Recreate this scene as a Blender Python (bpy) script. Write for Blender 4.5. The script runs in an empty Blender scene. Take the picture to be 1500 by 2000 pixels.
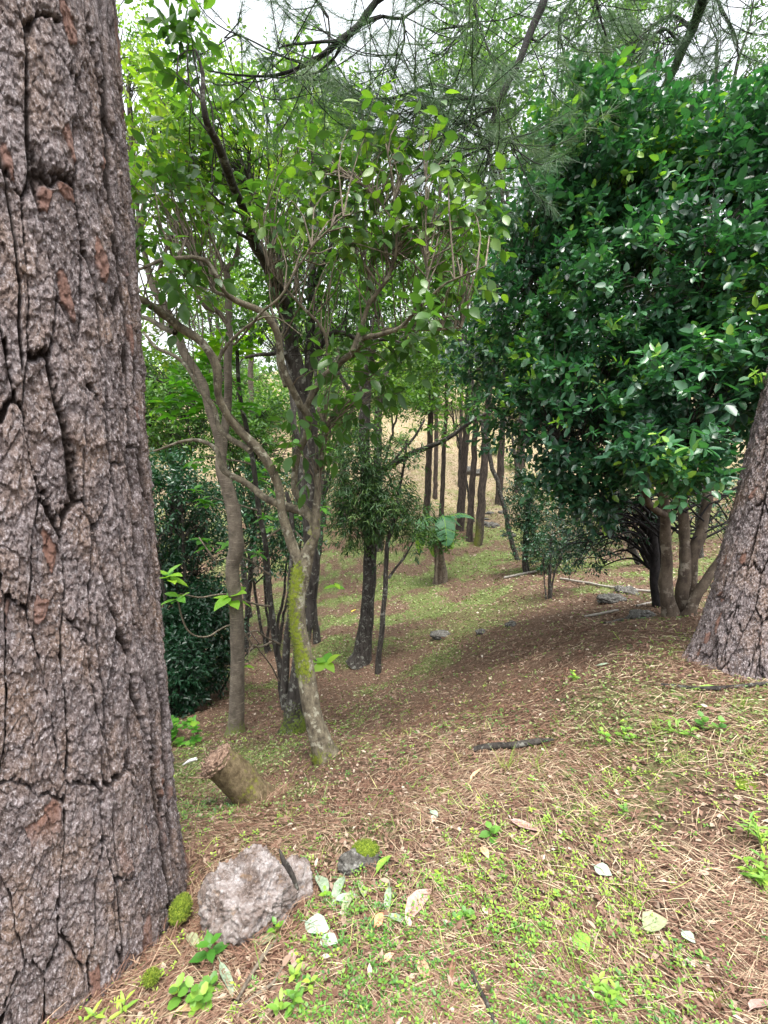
import bpy, math
import numpy as np
from math import radians, sin, cos, pi

RNG = np.random.default_rng(7)
# ------------------------------------------------------------------ camera, sky, sun, exposure
SC = bpy.context.scene
FOC = 900.0
PITCH = radians(7)
CAMZ = 1.6
cam_data = bpy.data.cameras.new("camera")
cam = bpy.data.objects.new("camera", cam_data)
SC.collection.objects.link(cam)
SC.camera = cam
cam.location = (0, 0, CAMZ)
cam.rotation_euler = (radians(90) - PITCH, 0, 0)
cam_data.sensor_fit = 'VERTICAL'
cam_data.sensor_height = 36.0
cam_data.lens = 36.0 * FOC / 2000.0
cam_data.clip_start = 0.05
cam_data.clip_end = 600

SUN_EL, SUN_AZ = radians(72), radians(165)      # azimuth measured from +Y clockwise
world = bpy.data.worlds.new("World")
SC.world = world
world.use_nodes = True
wn = world.node_tree
for n in list(wn.nodes):
    wn.nodes.remove(n)
wo = wn.nodes.new('ShaderNodeOutputWorld')
bg = wn.nodes.new('ShaderNodeBackground')
sky = wn.nodes.new('ShaderNodeTexSky')
sky.sky_type = 'NISHITA'
sky.sun_disc = False
sky.sun_elevation = SUN_EL
sky.sun_rotation = SUN_AZ
sky.dust_density = 4.0
sky.air_density = 1.2
hs = wn.nodes.new('ShaderNodeHueSaturation')
hs.inputs['Saturation'].default_value = 0.2
wn.links.new(sky.outputs[0], hs.inputs['Color'])
wn.links.new(hs.outputs[0], bg.inputs['Color'])
wn.links.new(bg.outputs[0], wo.inputs['Surface'])
bg.inputs['Strength'].default_value = 0.15

sun_d = bpy.data.lights.new("sun", 'SUN')
sun_d.energy = 1.25
sun_d.angle = radians(14)
sun_d.color = (1.0, 0.95, 0.87)
sun = bpy.data.objects.new("sun", sun_d)
SC.collection.objects.link(sun)
# light travels from the sun direction towards the scene
sdir = np.array([sin(SUN_AZ) * cos(SUN_EL), cos(SUN_AZ) * cos(SUN_EL), sin(SUN_EL)])
from mathutils import Vector
sun.rotation_euler = Vector(sdir).to_track_quat('Z', 'Y').to_euler()

SC.view_settings.view_transform = 'Standard'
SC.view_settings.look = 'None'
SC.view_settings.gamma = 1.0
SC.view_settings.use_curve_mapping = False
SC.view_settings.exposure = 1.92
SC.cycles.max_bounces = 6
SC.cycles.diffuse_bounces = 4
SC.cycles.transmission_bounces = 4
SC.cycles.transparent_max_bounces = 4

# ------------------------------------------------------------------ picture point -> place
def ray(px, py):
    u = (px - 750.0) / FOC
    v = -(py - 1000.0) / FOC
    return np.array([u, cos(PITCH) + v * sin(PITCH), -sin(PITCH) + v * cos(PITCH)])

def at(px, py, Y):
    d = ray(px, py)
    t = Y / d[1]
    return np.array([d[0] * t, Y, CAMZ + d[2] * t])

def path(pts, rs=1.0):
    """[(px, py, Y, radius in px)] -> points and radii in metres"""
    P, R = [], []
    for px, py, Y, r in pts:
        d = ray(px, py)
        P.append(at(px, py, Y))
        R.append(r / FOC * Y / d[1] * rs)
    return np.array(P), np.array(R)

# ------------------------------------------------------------------ noise
def _hash(ix, iy, iz, seed=0):
    h = (ix.astype(np.int64) * 374761393 + iy.astype(np.int64) * 668265263 + iz.astype(np.int64) * 2147483647 + seed * 974711) & 0xffffffff
    h = ((h ^ (h >> 13)) * 1274126177) & 0xffffffff
    h = ((h ^ (h >> 16)) * 2246822519) & 0xffffffff
    h = h ^ (h >> 15)
    return (h & 0xffffff) / float(0x1000000)

def vnoise(x, y, z, seed=0):
    x = np.asarray(x, float); y = np.asarray(y, float); z = np.asarray(z, float) + 0 * x
    ix, iy, iz = np.floor(x), np.floor(y), np.floor(z)
    fx, fy, fz = x - ix, y - iy, z - iz
    fx = fx * fx * (3 - 2 * fx); fy = fy * fy * (3 - 2 * fy); fz = fz * fz * (3 - 2 * fz)
    r = 0
    for dx in (0, 1):
        wx = fx if dx else 1 - fx
        for dy in (0, 1):
            wy = fy if dy else 1 - fy
            for dz in (0, 1):
                wz = fz if dz else 1 - fz
                r = r + wx * wy * wz * _hash(ix + dx, iy + dy, iz + dz, seed)
    return r

def fbm(x, y, z, oct=4, seed=0):
    a, s, t = 0.5, 0, 0
    for k in range(oct):
        s = s + a * vnoise(x, y, z, seed + k * 17)
        t += a
        x, y, z = x * 2.03 + 3.1, y * 2.03 + 1.7, z * 2.03 + 5.3
        a *= 0.5
    return s / t

def voronoi2(x, y, seed=0, jit=0.9):
    """distance to nearest, to second nearest and the id value of the nearest cell"""
    ix, iy = np.floor(x), np.floor(y)
    f1 = np.full(x.shape, 9.0); f2 = np.full(x.shape, 9.0); cid = np.zeros(x.shape); ry = np.zeros(x.shape)
    zz = np.zeros(x.shape)
    for dx in (-1, 0, 1):
        for dy in (-1, 0, 1):
            cx, cy = ix + dx, iy + dy
            ox = _hash(cx, cy, zz, seed) * jit + 0.5 - jit / 2
            oy = _hash(cx, cy, zz + 1, seed) * jit + 0.5 - jit / 2
            d = np.hypot(cx + ox - x, cy + oy - y)
            idv = _hash(cx, cy, zz + 2, seed)
            m = d < f1
            f2 = np.where(m, f1, np.minimum(f2, d))
            cid = np.where(m, idv, cid); ry = np.where(m, y - cy - oy, ry)
            f1 = np.where(m, d, f1)
    return f1, f2, cid, ry

def sstep(a, b, x):
    t = np.clip((x - a) / (b - a), 0, 1)
    return t * t * (3 - 2 * t)

# ------------------------------------------------------------------ terrain heights
ANCH = [(750, 2000, 1.12), (0, 2000, 1.18), (1500, 2000, 1.10), (1500, 1700, 1.55), (750, 1700, 1.66), (350, 1700, 1.85),
        (1500, 1400, 2.3), (1100, 1400, 2.7), (800, 1500, 2.5), (1400, 1310, 2.9), (1250, 1230, 4.1), (1330, 1205, 4.8),
        (630, 1480, 3.4), (500, 1565, 2.8), (340, 1600, 2.4), (460, 1430, 5.3), (575, 1424, 4.9), (710, 1290, 8.2), (740, 1312, 7.6),
        (350, 1400, 6.6), (860, 1135, 15), (935, 1060, 20), (900, 1035, 22), (975, 985, 28), (780, 820, 45), (650, 900, 38),
        (1025, 1120, 12.5), (1075, 1170, 8.6), (1250, 1165, 7.6), (1150, 1205, 6.4), (950, 1250, 6.6), (1000, 1300, 4.7), (850, 1400, 3.9),
        (1450, 1080, 13), (1200, 1050, 19), (1480, 1180, 6.5), (400, 1220, 14), (900, 960, 33), (1100, 940, 34)]
_A = [at(*a) for a in ANCH]
_A += [np.array(v) for v in [(0, -6, .9), (9, -4, 1.7), (-9, -4, .3), (8, 3, 1.3), (-5, 2, -1.1), (-9, 5, -2.9), (-14, 16, -3.6),
       (-26, 34, -1.2), (26, 20, .3), (32, 44, 4.5), (-34, 60, 9), (6, 64, 11.5), (50, 64, 13), (-4, 90, 20), (60, 100, 24), (-60, 100, 20), (12, 8, .1),
       (-70, 0, -3), (70, 0, 6), (0, -60, 8)]]
_A = np.array(_A)
def _k(r2):
    return np.sqrt(r2 + 0.05)
def _fit():
    # the farther an anchor, the smoother the fit near it: coordinates are compressed with distance
    C = _warp(_A[:, 0], _A[:, 1])
    n = len(C)
    K = _k(((C[:, None] - C[None]) ** 2).sum(-1)) + np.eye(n) * 1e-3 * -1
    M = np.zeros((n + 3, n + 3))
    M[:n, :n] = K
    M[:n, n] = 1; M[:n, n + 1:] = C
    M[n, :n] = 1; M[n + 1:, :n] = C.T
    return C, np.linalg.solve(M, np.concatenate([_A[:, 2], np.zeros(3)]))
def _warp(x, y):
    r = np.sqrt(x * x + y * y) + 1e-6
    f = np.log1p(r / 3.0) * 3.0 / r
    return np.stack([x * f, y * f], -1)
_C, _W = _fit()
def H(x, y):
    x = np.asarray(x, float); y = np.asarray(y, float)
    sh = x.shape
    c = _warp(x.ravel(), y.ravel())
    out = np.zeros(len(c))
    for s in range(0, len(c), 20000):
        q = c[s:s + 20000]
        r2 = ((q[:, None] - _C[None]) ** 2).sum(-1)
        out[s:s + 20000] = _k(r2) @ _W[:-3] + _W[-3] + q @ _W[-2:]
    out = out.reshape(sh)
    bump = (fbm(x * 1.3, y * 1.3, 0, 3, 5) - .5) * 0.09 + (fbm(x * 6, y * 6, 0, 3, 9) - .5) * 0.035
    return out + bump * np.clip(np.hypot(x, y) * .5, .5, 2.5)
def hit(px, py):
    """where the ray through a picture point meets the ground"""
    d = ray(px, py)
    t = np.geomspace(0.8, 120, 900)
    P = np.array([0, 0, CAMZ]) + t[:, None] * d
    g = P[:, 2] - H(P[:, 0], P[:, 1])
    k = np.argmax(g < 0)
    if g[k] >= 0:
        k = len(t) - 1
    a = g[k - 1] / (g[k - 1] - g[k] + 1e-9)
    return P[k - 1] * (1 - a) + P[k] * a

# ------------------------------------------------------------------ mesh building
class Geo:
    def __init__(s):
        s.v = []; s.f = []; s.n = 0; s.att = {}
    def add(s, v, faces, **att):
        """faces: list of int arrays (m,k); att: per-vertex values"""
        v = np.asarray(v, np.float32).reshape(-1, 3)
        for f in faces:
            f = np.asarray(f)
            if len(f):
                s.f.append(f + s.n)
        for k in set(list(s.att) + list(att)):
            if k not in s.att:
                s.att[k] = [np.zeros(s.n, np.float32)]
            a = att.get(k, 0)
            s.att[k].append(np.broadcast_to(np.asarray(a, np.float32), (len(v),)))
        s.v.append(v); s.n += len(v)
    def mesh(s, name, smooth=False):
        me = bpy.data.meshes.new(name)
        V = np.concatenate(s.v)
        me.vertices.add(len(V)); me.vertices.foreach_set('co', V.ravel())
        loops = np.concatenate([f.ravel() for f in s.f]).astype(np.int32)
        tot = np.concatenate([np.full(len(f), f.shape[1]) for f in s.f])
        start = np.concatenate([[0], np.cumsum(tot)[:-1]]).astype(np.int32)
        me.loops.add(len(loops)); me.loops.foreach_set('vertex_index', loops)
        me.polygons.add(len(tot)); me.polygons.foreach_set('loop_start', start)
        if smooth:
            me.polygons.foreach_set('use_smooth', np.ones(len(tot), bool))
        for k, a in s.att.items():
            at_ = me.attributes.new(k, 'FLOAT', 'POINT')
            at_.data.foreach_set('value', np.concatenate(a).astype(np.float32))
        me.update(calc_edges=True)
        return me

def obj(name, geo, mat, parent=None, smooth=False):
    me = geo.mesh(name, smooth)
    me.materials.append(mat)
    o = bpy.data.objects.new(name, me)
    SC.collection.objects.link(o)
    if 'twigs' in name: o['kind'] = 'stuff'
    if parent is not None:
        o.parent = parent
        if parent.type == 'EMPTY':
            o.location = -parent.location
    return o

def thing(name, label, cat, loc, group=None):
    o = bpy.data.objects.new(name, None)
    o.empty_display_size = 0.2
    SC.collection.objects.link(o)
    o.location = Vector([float(c) for c in loc])
    o['label'] = label; o['category'] = cat
    if group: o['group'] = group
    return o
def tag(o, label=None, cat=None, group=None, kind=None):
    if label: o['label'] = label
    if cat: o['category'] = cat
    if group: o['group'] = group
    if kind: o['kind'] = kind
    return o

def nrm(a):
    return a / (np.linalg.norm(a, axis=-1, keepdims=True) + 1e-9)

def catmull(P, R, step):
    P = np.asarray(P, float); R = np.asarray(R, float)
    if len(P) < 3:
        n = max(2, int(np.linalg.norm(P[-1] - P[0]) / step) + 1)
        t = np.linspace(0, 1, n)[:, None]
        return P[0] * (1 - t) + P[-1] * t, R[0] * (1 - t[:, 0]) + R[-1] * t[:, 0]
    Q = np.vstack([2 * P[0] - P[1], P, 2 * P[-1] - P[-2]])
    op, orr = [], []
    for i in range(len(P) - 1):
        p0, p1, p2, p3 = Q[i:i + 4]
        n = max(1, int(np.linalg.norm(p2 - p1) / step))
        t = (np.arange(n) / n)[:, None]
        op.append(0.5 * ((2 * p1) + (-p0 + p2) * t + (2 * p0 - 5 * p1 + 4 * p2 - p3) * t ** 2 + (-p0 + 3 * p1 - 3 * p2 + p3) * t ** 3))
        orr.append(R[i] * (1 - t[:, 0]) + R[i + 1] * t[:, 0])
    op.append(P[-1:]); orr.append(R[-1:])
    return np.vstack(op), np.concatenate(orr)

def tube(g, P, R, k=10, step=0.08, rough=0.06, seed=0, wob=0.0, moss=None, tint=None, cap=True):
    P, R = catmull(P, R, step)
    n = len(P)
    if wob:
        s = np.arange(n) * step
        P = P + np.stack([(fbm(s * 3, 0 * s + seed, 0, 2, 3) - .5), (fbm(s * 3, 0 * s + seed, 7, 2, 4) - .5), (fbm(s * 3, 0 * s + seed, 3, 2, 5) - .5)], 1) * wob
    T = nrm(np.gradient(P, axis=0))
    ref = np.array([0.31, 0.2, 0.93]) if abs(T[0] @ np.array([0.31, 0.2, 0.93])) < .9 else np.array([1.0, 0, 0])
    A = np.zeros_like(P)
    a = nrm(np.cross(T[0], ref))
    for i in range(n):
        a = a - T[i] * (a @ T[i]); a = a / (np.linalg.norm(a) + 1e-9); A[i] = a
    B = np.cross(T, A)
    th = np.arange(k) / k * 2 * pi
    c, s_ = np.cos(th), np.sin(th)
    dirs = A[:, None] * c[None, :, None] + B[:, None] * s_[None, :, None]
    V = P[:, None] + dirs * R[:, None, None]
    if rough:
        nz = fbm(V[..., 0] / (R.mean() * 1.2) + seed, V[..., 1] / (R.mean() * 1.2), V[..., 2] / (R.mean() * 3.5), 3, seed) - .5
        V = V + dirs * (nz * 2 * rough)[..., None] * R[:, None, None] * 2
    V = V.reshape(-1, 3)
    i = np.arange(n - 1)[:, None] * k; j = np.arange(k)[None]
    j2 = (j + 1) % k
    F = np.stack([i + j, i + j2, i + k + j2, i + k + j], -1).reshape(-1, 4)
    att = {}
    if moss is not None:
        att['moss'] = moss(V, dirs.reshape(-1, 3))
    if tint is not None:
        att['tint'] = tint
    g.add(V, [F], **att)
    if cap:
        tip = P[-1] + T[-1] * R[-1] * .8
        base = g.n - k
        g.add(tip[None], [], **({'moss': 0} if moss is not None else {}), **({'tint': tint} if tint is not None else {}))
        g.f.append(np.stack([base + np.arange(k), base + (np.arange(k) + 1) % k, np.full(k, g.n - 1)], -1))
    return P, R

def prisms(g, p0, p1, r0, r1, tint=0.5):
    """many thin three-sided twigs at once"""
    p0 = np.asarray(p0); p1 = np.asarray(p1); n = len(p0)
    if n == 0: return
    d = nrm(p1 - p0)
    ref = np.where(np.abs(d[:, 2:3]) > .9, np.array([[1., 0, 0]]), np.array([[0, 0, 1.]]))
    a = nrm(np.cross(d, ref)); b = np.cross(d, a)
    r0 = np.broadcast_to(r0, (n,))[:, None]; r1 = np.broadcast_to(r1, (n,))[:, None]
    vs = []
    for p, r in ((p0, r0), (p1, r1)):
        for q in range(3):
            an = q * 2 * pi / 3
            vs.append(p + (a * cos(an) + b * sin(an)) * r)
    V = np.stack(vs, 1)
    F = np.array([[0, 1, 4, 3], [1, 2, 5, 4], [2, 0, 3, 5]])
    F = (np.arange(n)[:, None, None] * 6 + F[None]).reshape(-1, 4)
    g.add(V.reshape(-1, 3), [F], tint=np.repeat(np.broadcast_to(tint, (n,)), 6))

# leaf shapes: x along the leaf, y across (-.5...5), z bend; all in units of length / width / length
LEAF_BIG = (np.array([[0, 0, 0], [.25, .42, .03], [.62, .44, .0], [1, 0, -.16], [.62, -.44, .0], [.25, -.42, .03], [.3, 0, -.02], [.66, 0, -.06]]),
            [np.array([[0, 6, 1], [0, 5, 6], [2, 7, 3], [7, 4, 3]]), np.array([[1, 6, 7, 2], [6, 5, 4, 7]])])
LEAF_HUGE = (np.array([[0, 0, 0], [.15, .30, .03], [.38, .5, .02], [.65, .42, -.03], [.86, .2, -.10], [1, 0, -.19],
                       [.86, -.2, -.10], [.65, -.42, -.03], [.38, -.5, .02], [.15, -.30, .03], [.2, 0, -.005], [.4, 0, -.03], [.66, 0, -.075], [.87, 0, -.13]]),
             [np.array([[0, 10, 1], [0, 9, 10], [4, 13, 5], [13, 6, 5]]),
              np.array([[1, 10, 11, 2], [2, 11, 12, 3], [3, 12, 13, 4], [10, 9, 8, 11], [11, 8, 7, 12], [12, 7, 6, 13]])])
LEAF_MID = (np.array([[0, 0, 0], [.3, .45, .04], [.72, .36, 0], [1, 0, -.1], [.72, -.36, 0], [.3, -.45, .04]]),
            [np.array([[0, 3, 2, 1], [0, 5, 4, 3]])])
LEAF_FAR = (np.array([[0, 0, 0], [.5, .5, .06], [1, 0, -.04], [.5, -.5, .06]]), [np.array([[0, 2, 1], [0, 3, 2]])])
NEEDLE = (np.array([[0, .5, 0], [0, -.5, 0], [1, 0, 0]]), [np.array([[0, 1, 2]])])
NEEDLE_BENT = (np.array([[0, .5, 0], [0, -.5, 0], [.55, -.4, .02], [.55, .4, .02], [1, 0, -.10]]), [np.array([[0, 1, 2, 3]]), np.array([[3, 2, 4]])])
ROUND = (np.array([[0, 0, 0], [.2, .42, .05], [.6, .5, .05], [.95, .2, -.02], [.95, -.2, -.02], [.6, -.5, .05], [.2, -.42, .05]]),
         [np.array([[0, 3, 2, 1], [0, 6, 5, 4]]), np.array([[0, 4, 3]])])

def leaves(g, pos, axis, normal, L, W, tm, tint):
    pos = np.asarray(pos); n = len(pos)
    if n == 0: return
    a = nrm(axis)
    b = nrm(np.cross(normal, a)); c = np.cross(a, b)
    tv, tf = tm
    L = np.broadcast_to(L, (n,))[:, None, None]; W = np.broadcast_to(W, (n,))[:, None, None]
    V = pos[:, None] + a[:, None] * tv[None, :, 0:1] * L + b[:, None] * tv[None, :, 1:2] * W + c[:, None] * tv[None, :, 2:3] * L
    k = len(tv)
    fs = [(np.arange(n)[:, None, None] * k + f[None]).reshape(-1, f.shape[1]) for f in tf]
    g.add(V.reshape(-1, 3), fs, tint=np.repeat(np.broadcast_to(tint, (n,)), k))

def rdir(n):
    return nrm(RNG.normal(size=(n, 3)))

def sprays(g, gt, base, dirs, tw, nl, L, W, tm, droop=.15, spread=.9, up=.8, tint=None, sag=.1, tr=.0016, wid=True, jit=.25):
    """leafy twigs: nl leaves set along a twig of length tw, with leaf faces turned roughly upward"""
    n = len(base)
    if n == 0: return
    tw = np.broadcast_to(tw, (n,))
    s = (np.arange(nl) + .6) / nl
    s = s[None] + RNG.uniform(-.5, .5, (n, nl)) / nl
    ph = RNG.uniform(0, 2 * pi, (n, 1)) + np.arange(nl)[None] * 2.4
    d = nrm(dirs)
    ref = np.where(np.abs(d[:, 2:3]) > .95, np.array([[1., 0, 0]]), np.array([[0, 0, 1.]]))
    a = nrm(np.cross(d, ref)); b = np.cross(d, a)
    pos = base[:, None] + d[:, None] * (s * tw[:, None])[..., None]
    pos[..., 2] -= sag * s ** 2 * tw[:, None]
    side = a[:, None] * np.cos(ph)[..., None] + b[:, None] * np.sin(ph)[..., None]
    ax = d[:, None] * (.35 + .5 * s[..., None]) + side * spread + RNG.normal(size=(n, nl, 3)) * jit
    ax[..., 2] -= droop
    nm = np.array([0, 0, up]) + RNG.normal(size=(n, nl, 3)) * .45 + side * .15
    t = RNG.uniform(0, 1, (n, nl)) if tint is None else np.clip(np.broadcast_to(np.asarray(tint)[:, None], (n, nl)) + RNG.normal(size=(n, nl)) * .13, 0, 1)
    sz = RNG.uniform(.65, 1.15, (n, nl))
    leaves(g, pos.reshape(-1, 3), ax.reshape(-1, 3), nm.reshape(-1, 3), (L * sz).ravel(), (W * sz * RNG.uniform(.8, 1.15, (n, nl))).ravel(), tm, t.ravel())
    if gt is not None:
        e = base + d * tw[:, None]; e[:, 2] -= sag * tw
        prisms(gt, base - d * .1 * tw[:, None], e, tr, tr * .5)

def ellipsoid(n, c, r, lo=.5, hi=1.0):
    d = rdir(n)
    q = RNG.uniform(lo ** 2, hi ** 2, n) ** .5
    return np.asarray(c) + d * q[:, None] * np.asarray(r), d
# ------------------------------------------------------------------ materials
def new_mat(name):
    m = bpy.data.materials.new(name); m.use_nodes = True
    nt = m.node_tree
    for n in list(nt.nodes): nt.nodes.remove(n)
    out = nt.nodes.new('ShaderNodeOutputMaterial')
    return m, nt, out
def N(nt, t, **kw):
    n = nt.nodes.new(t)
    for k, v in kw.items():
        if k in n.inputs: n.inputs[k].default_value = v
        else: setattr(n, k, v)
    return n
def ramp(nt, fac, stops):
    r = nt.nodes.new('ShaderNodeValToRGB')
    el = r.color_ramp.elements
    while len(el) < len(stops): el.new(.5)
    for e, (p, c) in zip(el, stops):
        e.position = p; e.color = (*c, 1)
    nt.links.new(fac, r.inputs[0])
    return r.outputs[0]
def mixc(nt, fac, a, b, mode='MIX'):
    m = nt.nodes.new('ShaderNodeMix'); m.data_type = 'RGBA'; m.blend_type = mode
    for sock, v in ((m.inputs[0], fac), (m.inputs[6], a), (m.inputs[7], b)):
        if isinstance(v, bpy.types.NodeSocket): nt.links.new(v, sock)
        elif isinstance(v, (int, float)): sock.default_value = v
        else: sock.default_value = (*v, 1)
    return m.outputs[2]
def attr(nt, name):
    a = nt.nodes.new('ShaderNodeAttribute'); a.attribute_name = name
    return a.outputs['Fac']
def mathn(nt, op, a, b=0.5, clamp=False):
    m = nt.nodes.new('ShaderNodeMath'); m.operation = op; m.use_clamp = clamp
    for i, v in enumerate((a, b)):
        if isinstance(v, bpy.types.NodeSocket): nt.links.new(v, m.inputs[i])
        else: m.inputs[i].default_value = v
    return m.outputs[0]
def noise(nt, scale, detail=4, rough=.6, vec=None, stretch=None):
    n = nt.nodes.new('ShaderNodeTexNoise')
    n.inputs['Scale'].default_value = scale; n.inputs['Detail'].default_value = detail; n.inputs['Roughness'].default_value = rough
    tc = nt.nodes.new('ShaderNodeNewGeometry')
    src = tc.outputs['Position']
    if stretch:
        mp = nt.nodes.new('ShaderNodeMapping'); mp.inputs['Scale'].default_value = stretch
        nt.links.new(src, mp.inputs[0]); src = mp.outputs[0]
    nt.links.new(src, n.inputs['Vector'])
    return n.outputs['Fac']

def leaf_mat(name, stops, rough=.4, trans=.35, tcol=(1.3, 1.5, .5), spec=.5):
    m, nt, out = new_mat(name)
    col = ramp(nt, attr(nt, 'tint'), stops)
    p = N(nt, 'ShaderNodeBsdfPrincipled', Roughness=rough)
    p.inputs['Specular IOR Level'].default_value = spec
    nt.links.new(col, p.inputs['Base Color'])
    tr = nt.nodes.new('ShaderNodeBsdfTranslucent')
    nt.links.new(mixc(nt, 1.0, col, tcol, 'MULTIPLY'), tr.inputs['Color'])
    mx = nt.nodes.new('ShaderNodeMixShader'); mx.inputs[0].default_value = trans
    nt.links.new(p.outputs[0], mx.inputs[1]); nt.links.new(tr.outputs[0], mx.inputs[2])
    nt.links.new(mx.outputs[0], out.inputs['Surface'])
    return m

def bark_mat(name, dark, light, scale=14, stretch=(1, 1, .3), bump=.5, mosscol=None, spots=None, rough=.85, bands=None):
    m, nt, out = new_mat(name)
    n1 = noise(nt, scale, 6, .65, stretch=stretch)
    n2 = noise(nt, scale * 6, 4, .7)
    col = mixc(nt, mathn(nt, 'MULTIPLY', mathn(nt, 'SUBTRACT', n1, .36, True), 3.6, True), dark, light)
    f2 = mathn(nt, 'MULTIPLY', mathn(nt, 'SUBTRACT', n2, .4, True), 2.5, True)
    col = mixc(nt, mathn(nt, 'MULTIPLY', f2, .5), col, tuple(c * .45 for c in dark))
    if spots:
        n3 = noise(nt, scale * .6, 3, .7)
        col = mixc(nt, mathn(nt, 'MULTIPLY', mathn(nt, 'SUBTRACT', n3, .56, True), 12, True), col, spots)
    if bands:
        n4 = noise(nt, 30, 3, .6, stretch=(.3, .3, 3.0))
        col = mixc(nt, mathn(nt, 'MULTIPLY', mathn(nt, 'SUBTRACT', n4, .58, True), 7, True), col, bands)
    if mosscol:
        n5 = noise(nt, 40, 3, .6)
        mc = mixc(nt, n5, tuple(c * .45 for c in mosscol), mosscol)
        f = mathn(nt, 'MULTIPLY', mathn(nt, 'SUBTRACT', mathn(nt, 'ADD', attr(nt, 'moss'), mathn(nt, 'MULTIPLY', mathn(nt, 'SUBTRACT', n5, .5), 1.8)), .5), 2.6, True)
        col = mixc(nt, f, col, mc)
    p = N(nt, 'ShaderNodeBsdfPrincipled', Roughness=rough)
    p.inputs['Specular IOR Level'].default_value = .25
    nt.links.new(col, p.inputs['Base Color'])
    b = nt.nodes.new('ShaderNodeBump'); b.inputs['Strength'].default_value = bump; b.inputs['Distance'].default_value = .02
    nt.links.new(mathn(nt, 'ADD', n1, mathn(nt, 'MULTIPLY', n2, .4)), b.inputs['Height'])
    nt.links.new(b.outputs[0], p.inputs['Normal'])
    nt.links.new(p.outputs[0], out.inputs['Surface'])
    return m

def plain_mat(name, stops, rough=.8, sc=20, att=None, bump=0, spec=.3, trans=0):
    m, nt, out = new_mat(name)
    fac = attr(nt, att) if att else noise(nt, sc, 5, .65)
    col = ramp(nt, fac, stops)
    p = N(nt, 'ShaderNodeBsdfPrincipled', Roughness=rough)
    p.inputs['Specular IOR Level'].default_value = spec
    nt.links.new(col, p.inputs['Base Color'])
    if bump:
        b = nt.nodes.new('ShaderNodeBump'); b.inputs['Strength'].default_value = bump; b.inputs['Distance'].default_value = .01
        nt.links.new(noise(nt, sc * 3, 5, .7), b.inputs['Height'])
        nt.links.new(b.outputs[0], p.inputs['Normal'])
    nt.links.new(p.outputs[0], out.inputs['Surface'])
    return m

# leaves
M_GLOSSY = leaf_mat('glossy_leaf', [(0, (.014, .055, .03)), (.4, (.03, .115, .052)), (.85, (.065, .20, .075)), (.96, (.24, .42, .05))], rough=.42, trans=.32, tcol=(1.2, 1.5, .6), spec=.9)
M_BIGLEAF = leaf_mat('broad_leaf', [(0, (.035, .09, .02)), (.6, (.075, .17, .035)), (1, (.16, .27, .04))], rough=.38, trans=.42)
M_YELLOWGREEN = leaf_mat('yellow_green_leaf', [(0, (.055, .125, .02)), (.5, (.12, .225, .03)), (1, (.26, .35, .05))], rough=.5, trans=.5)
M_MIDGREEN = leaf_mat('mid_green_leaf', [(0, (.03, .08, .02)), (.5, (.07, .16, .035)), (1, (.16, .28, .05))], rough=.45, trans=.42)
M_BRIGHT = leaf_mat('bright_leaf', [(0, (.05, .17, .02)), (.5, (.10, .28, .03)), (1, (.28, .45, .04))], rough=.4, trans=.42)
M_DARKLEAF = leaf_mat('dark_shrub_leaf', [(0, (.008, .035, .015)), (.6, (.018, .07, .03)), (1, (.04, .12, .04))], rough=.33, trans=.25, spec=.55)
M_NARROW = leaf_mat('narrow_leaf', [(0, (.015, .05, .015)), (.6, (.03, .09, .02)), (1, (.08, .15, .03))], rough=.5, trans=.3)
M_NEEDLE = leaf_mat('pine_needle', [(0, (.04, .09, .045)), (.6, (.08, .15, .075)), (1, (.15, .22, .10))], rough=.5, trans=.3, tcol=(1.1, 1.2, .8))
M_WEED = leaf_mat('weed_leaf', [(0, (.04, .13, .03)), (.5, (.12, .27, .04)), (1, (.32, .46, .06))], rough=.5, trans=.35)
M_BANANA = leaf_mat('banana_leaf', [(0, (.03, .11, .05)), (.5, (.06, .18, .08)), (1, (.22, .40, .02))], rough=.4, trans=.4)
# bark
M_BARK_MOSSY = bark_mat('mossy_grey_bark', (.055, .045, .032), (.19, .165, .115), 22, (1, 1, .6), .5, mosscol=(.20, .25, .02), spots=(.27, .26, .20))
M_BARK_DARK = bark_mat('dark_bark', (.018, .015, .013), (.07, .062, .054), 26, (1, 1, .25), .8, spots=(.16, .16, .14), mosscol=(.12, .17, .02))
M_BARK_PALE = bark_mat('pale_smooth_bark', (.075, .062, .048), (.155, .13, .10), 12, (1, 1, .8), .4, bands=(.25, .215, .17), mosscol=(.12, .15, .03))
M_BARK_PINE = bark_mat('far_pine_bark', (.022, .017, .015), (.085, .065, .055), 18, (1, 1, .3), .9, mosscol=(.13, .15, .02))
M_BARK_TWIG = bark_mat('twig_bark', (.08, .065, .05), (.24, .20, .15), 30, (1, 1, .5), .3)
M_BARK_BRANCH = bark_mat('dark_branch_bark', (.007, .006, .006), (.028, .024, .025), 30, (1, 1, .5), .6)
M_BARK_GLOSSY = bark_mat('brown_smooth_bark', (.055, .04, .03), (.14, .11, .08), 12, (1, 1, .5), .4, spots=(.22, .19, .15))
# ground litter
M_STRAW = plain_mat('pine_straw', [(0, (.10, .045, .028)), (.45, (.20, .115, .078)), (.75, (.33, .23, .155)), (1, (.50, .42, .28))], .6, att='tint')
M_LITTER = plain_mat('leaf_litter', [(0, (.09, .04, .026)), (.5, (.19, .115, .08)), (.82, (.31, .24, .18)), (1, (.48, .43, .35))], .7, att='tint')
M_GRASS = leaf_mat('grass_blade', [(0, (.10, .20, .02)), (.5, (.22, .33, .05)), (1, (.50, .46, .20))], rough=.5, trans=.3, tcol=(1.1, 1.2, .6))

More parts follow.
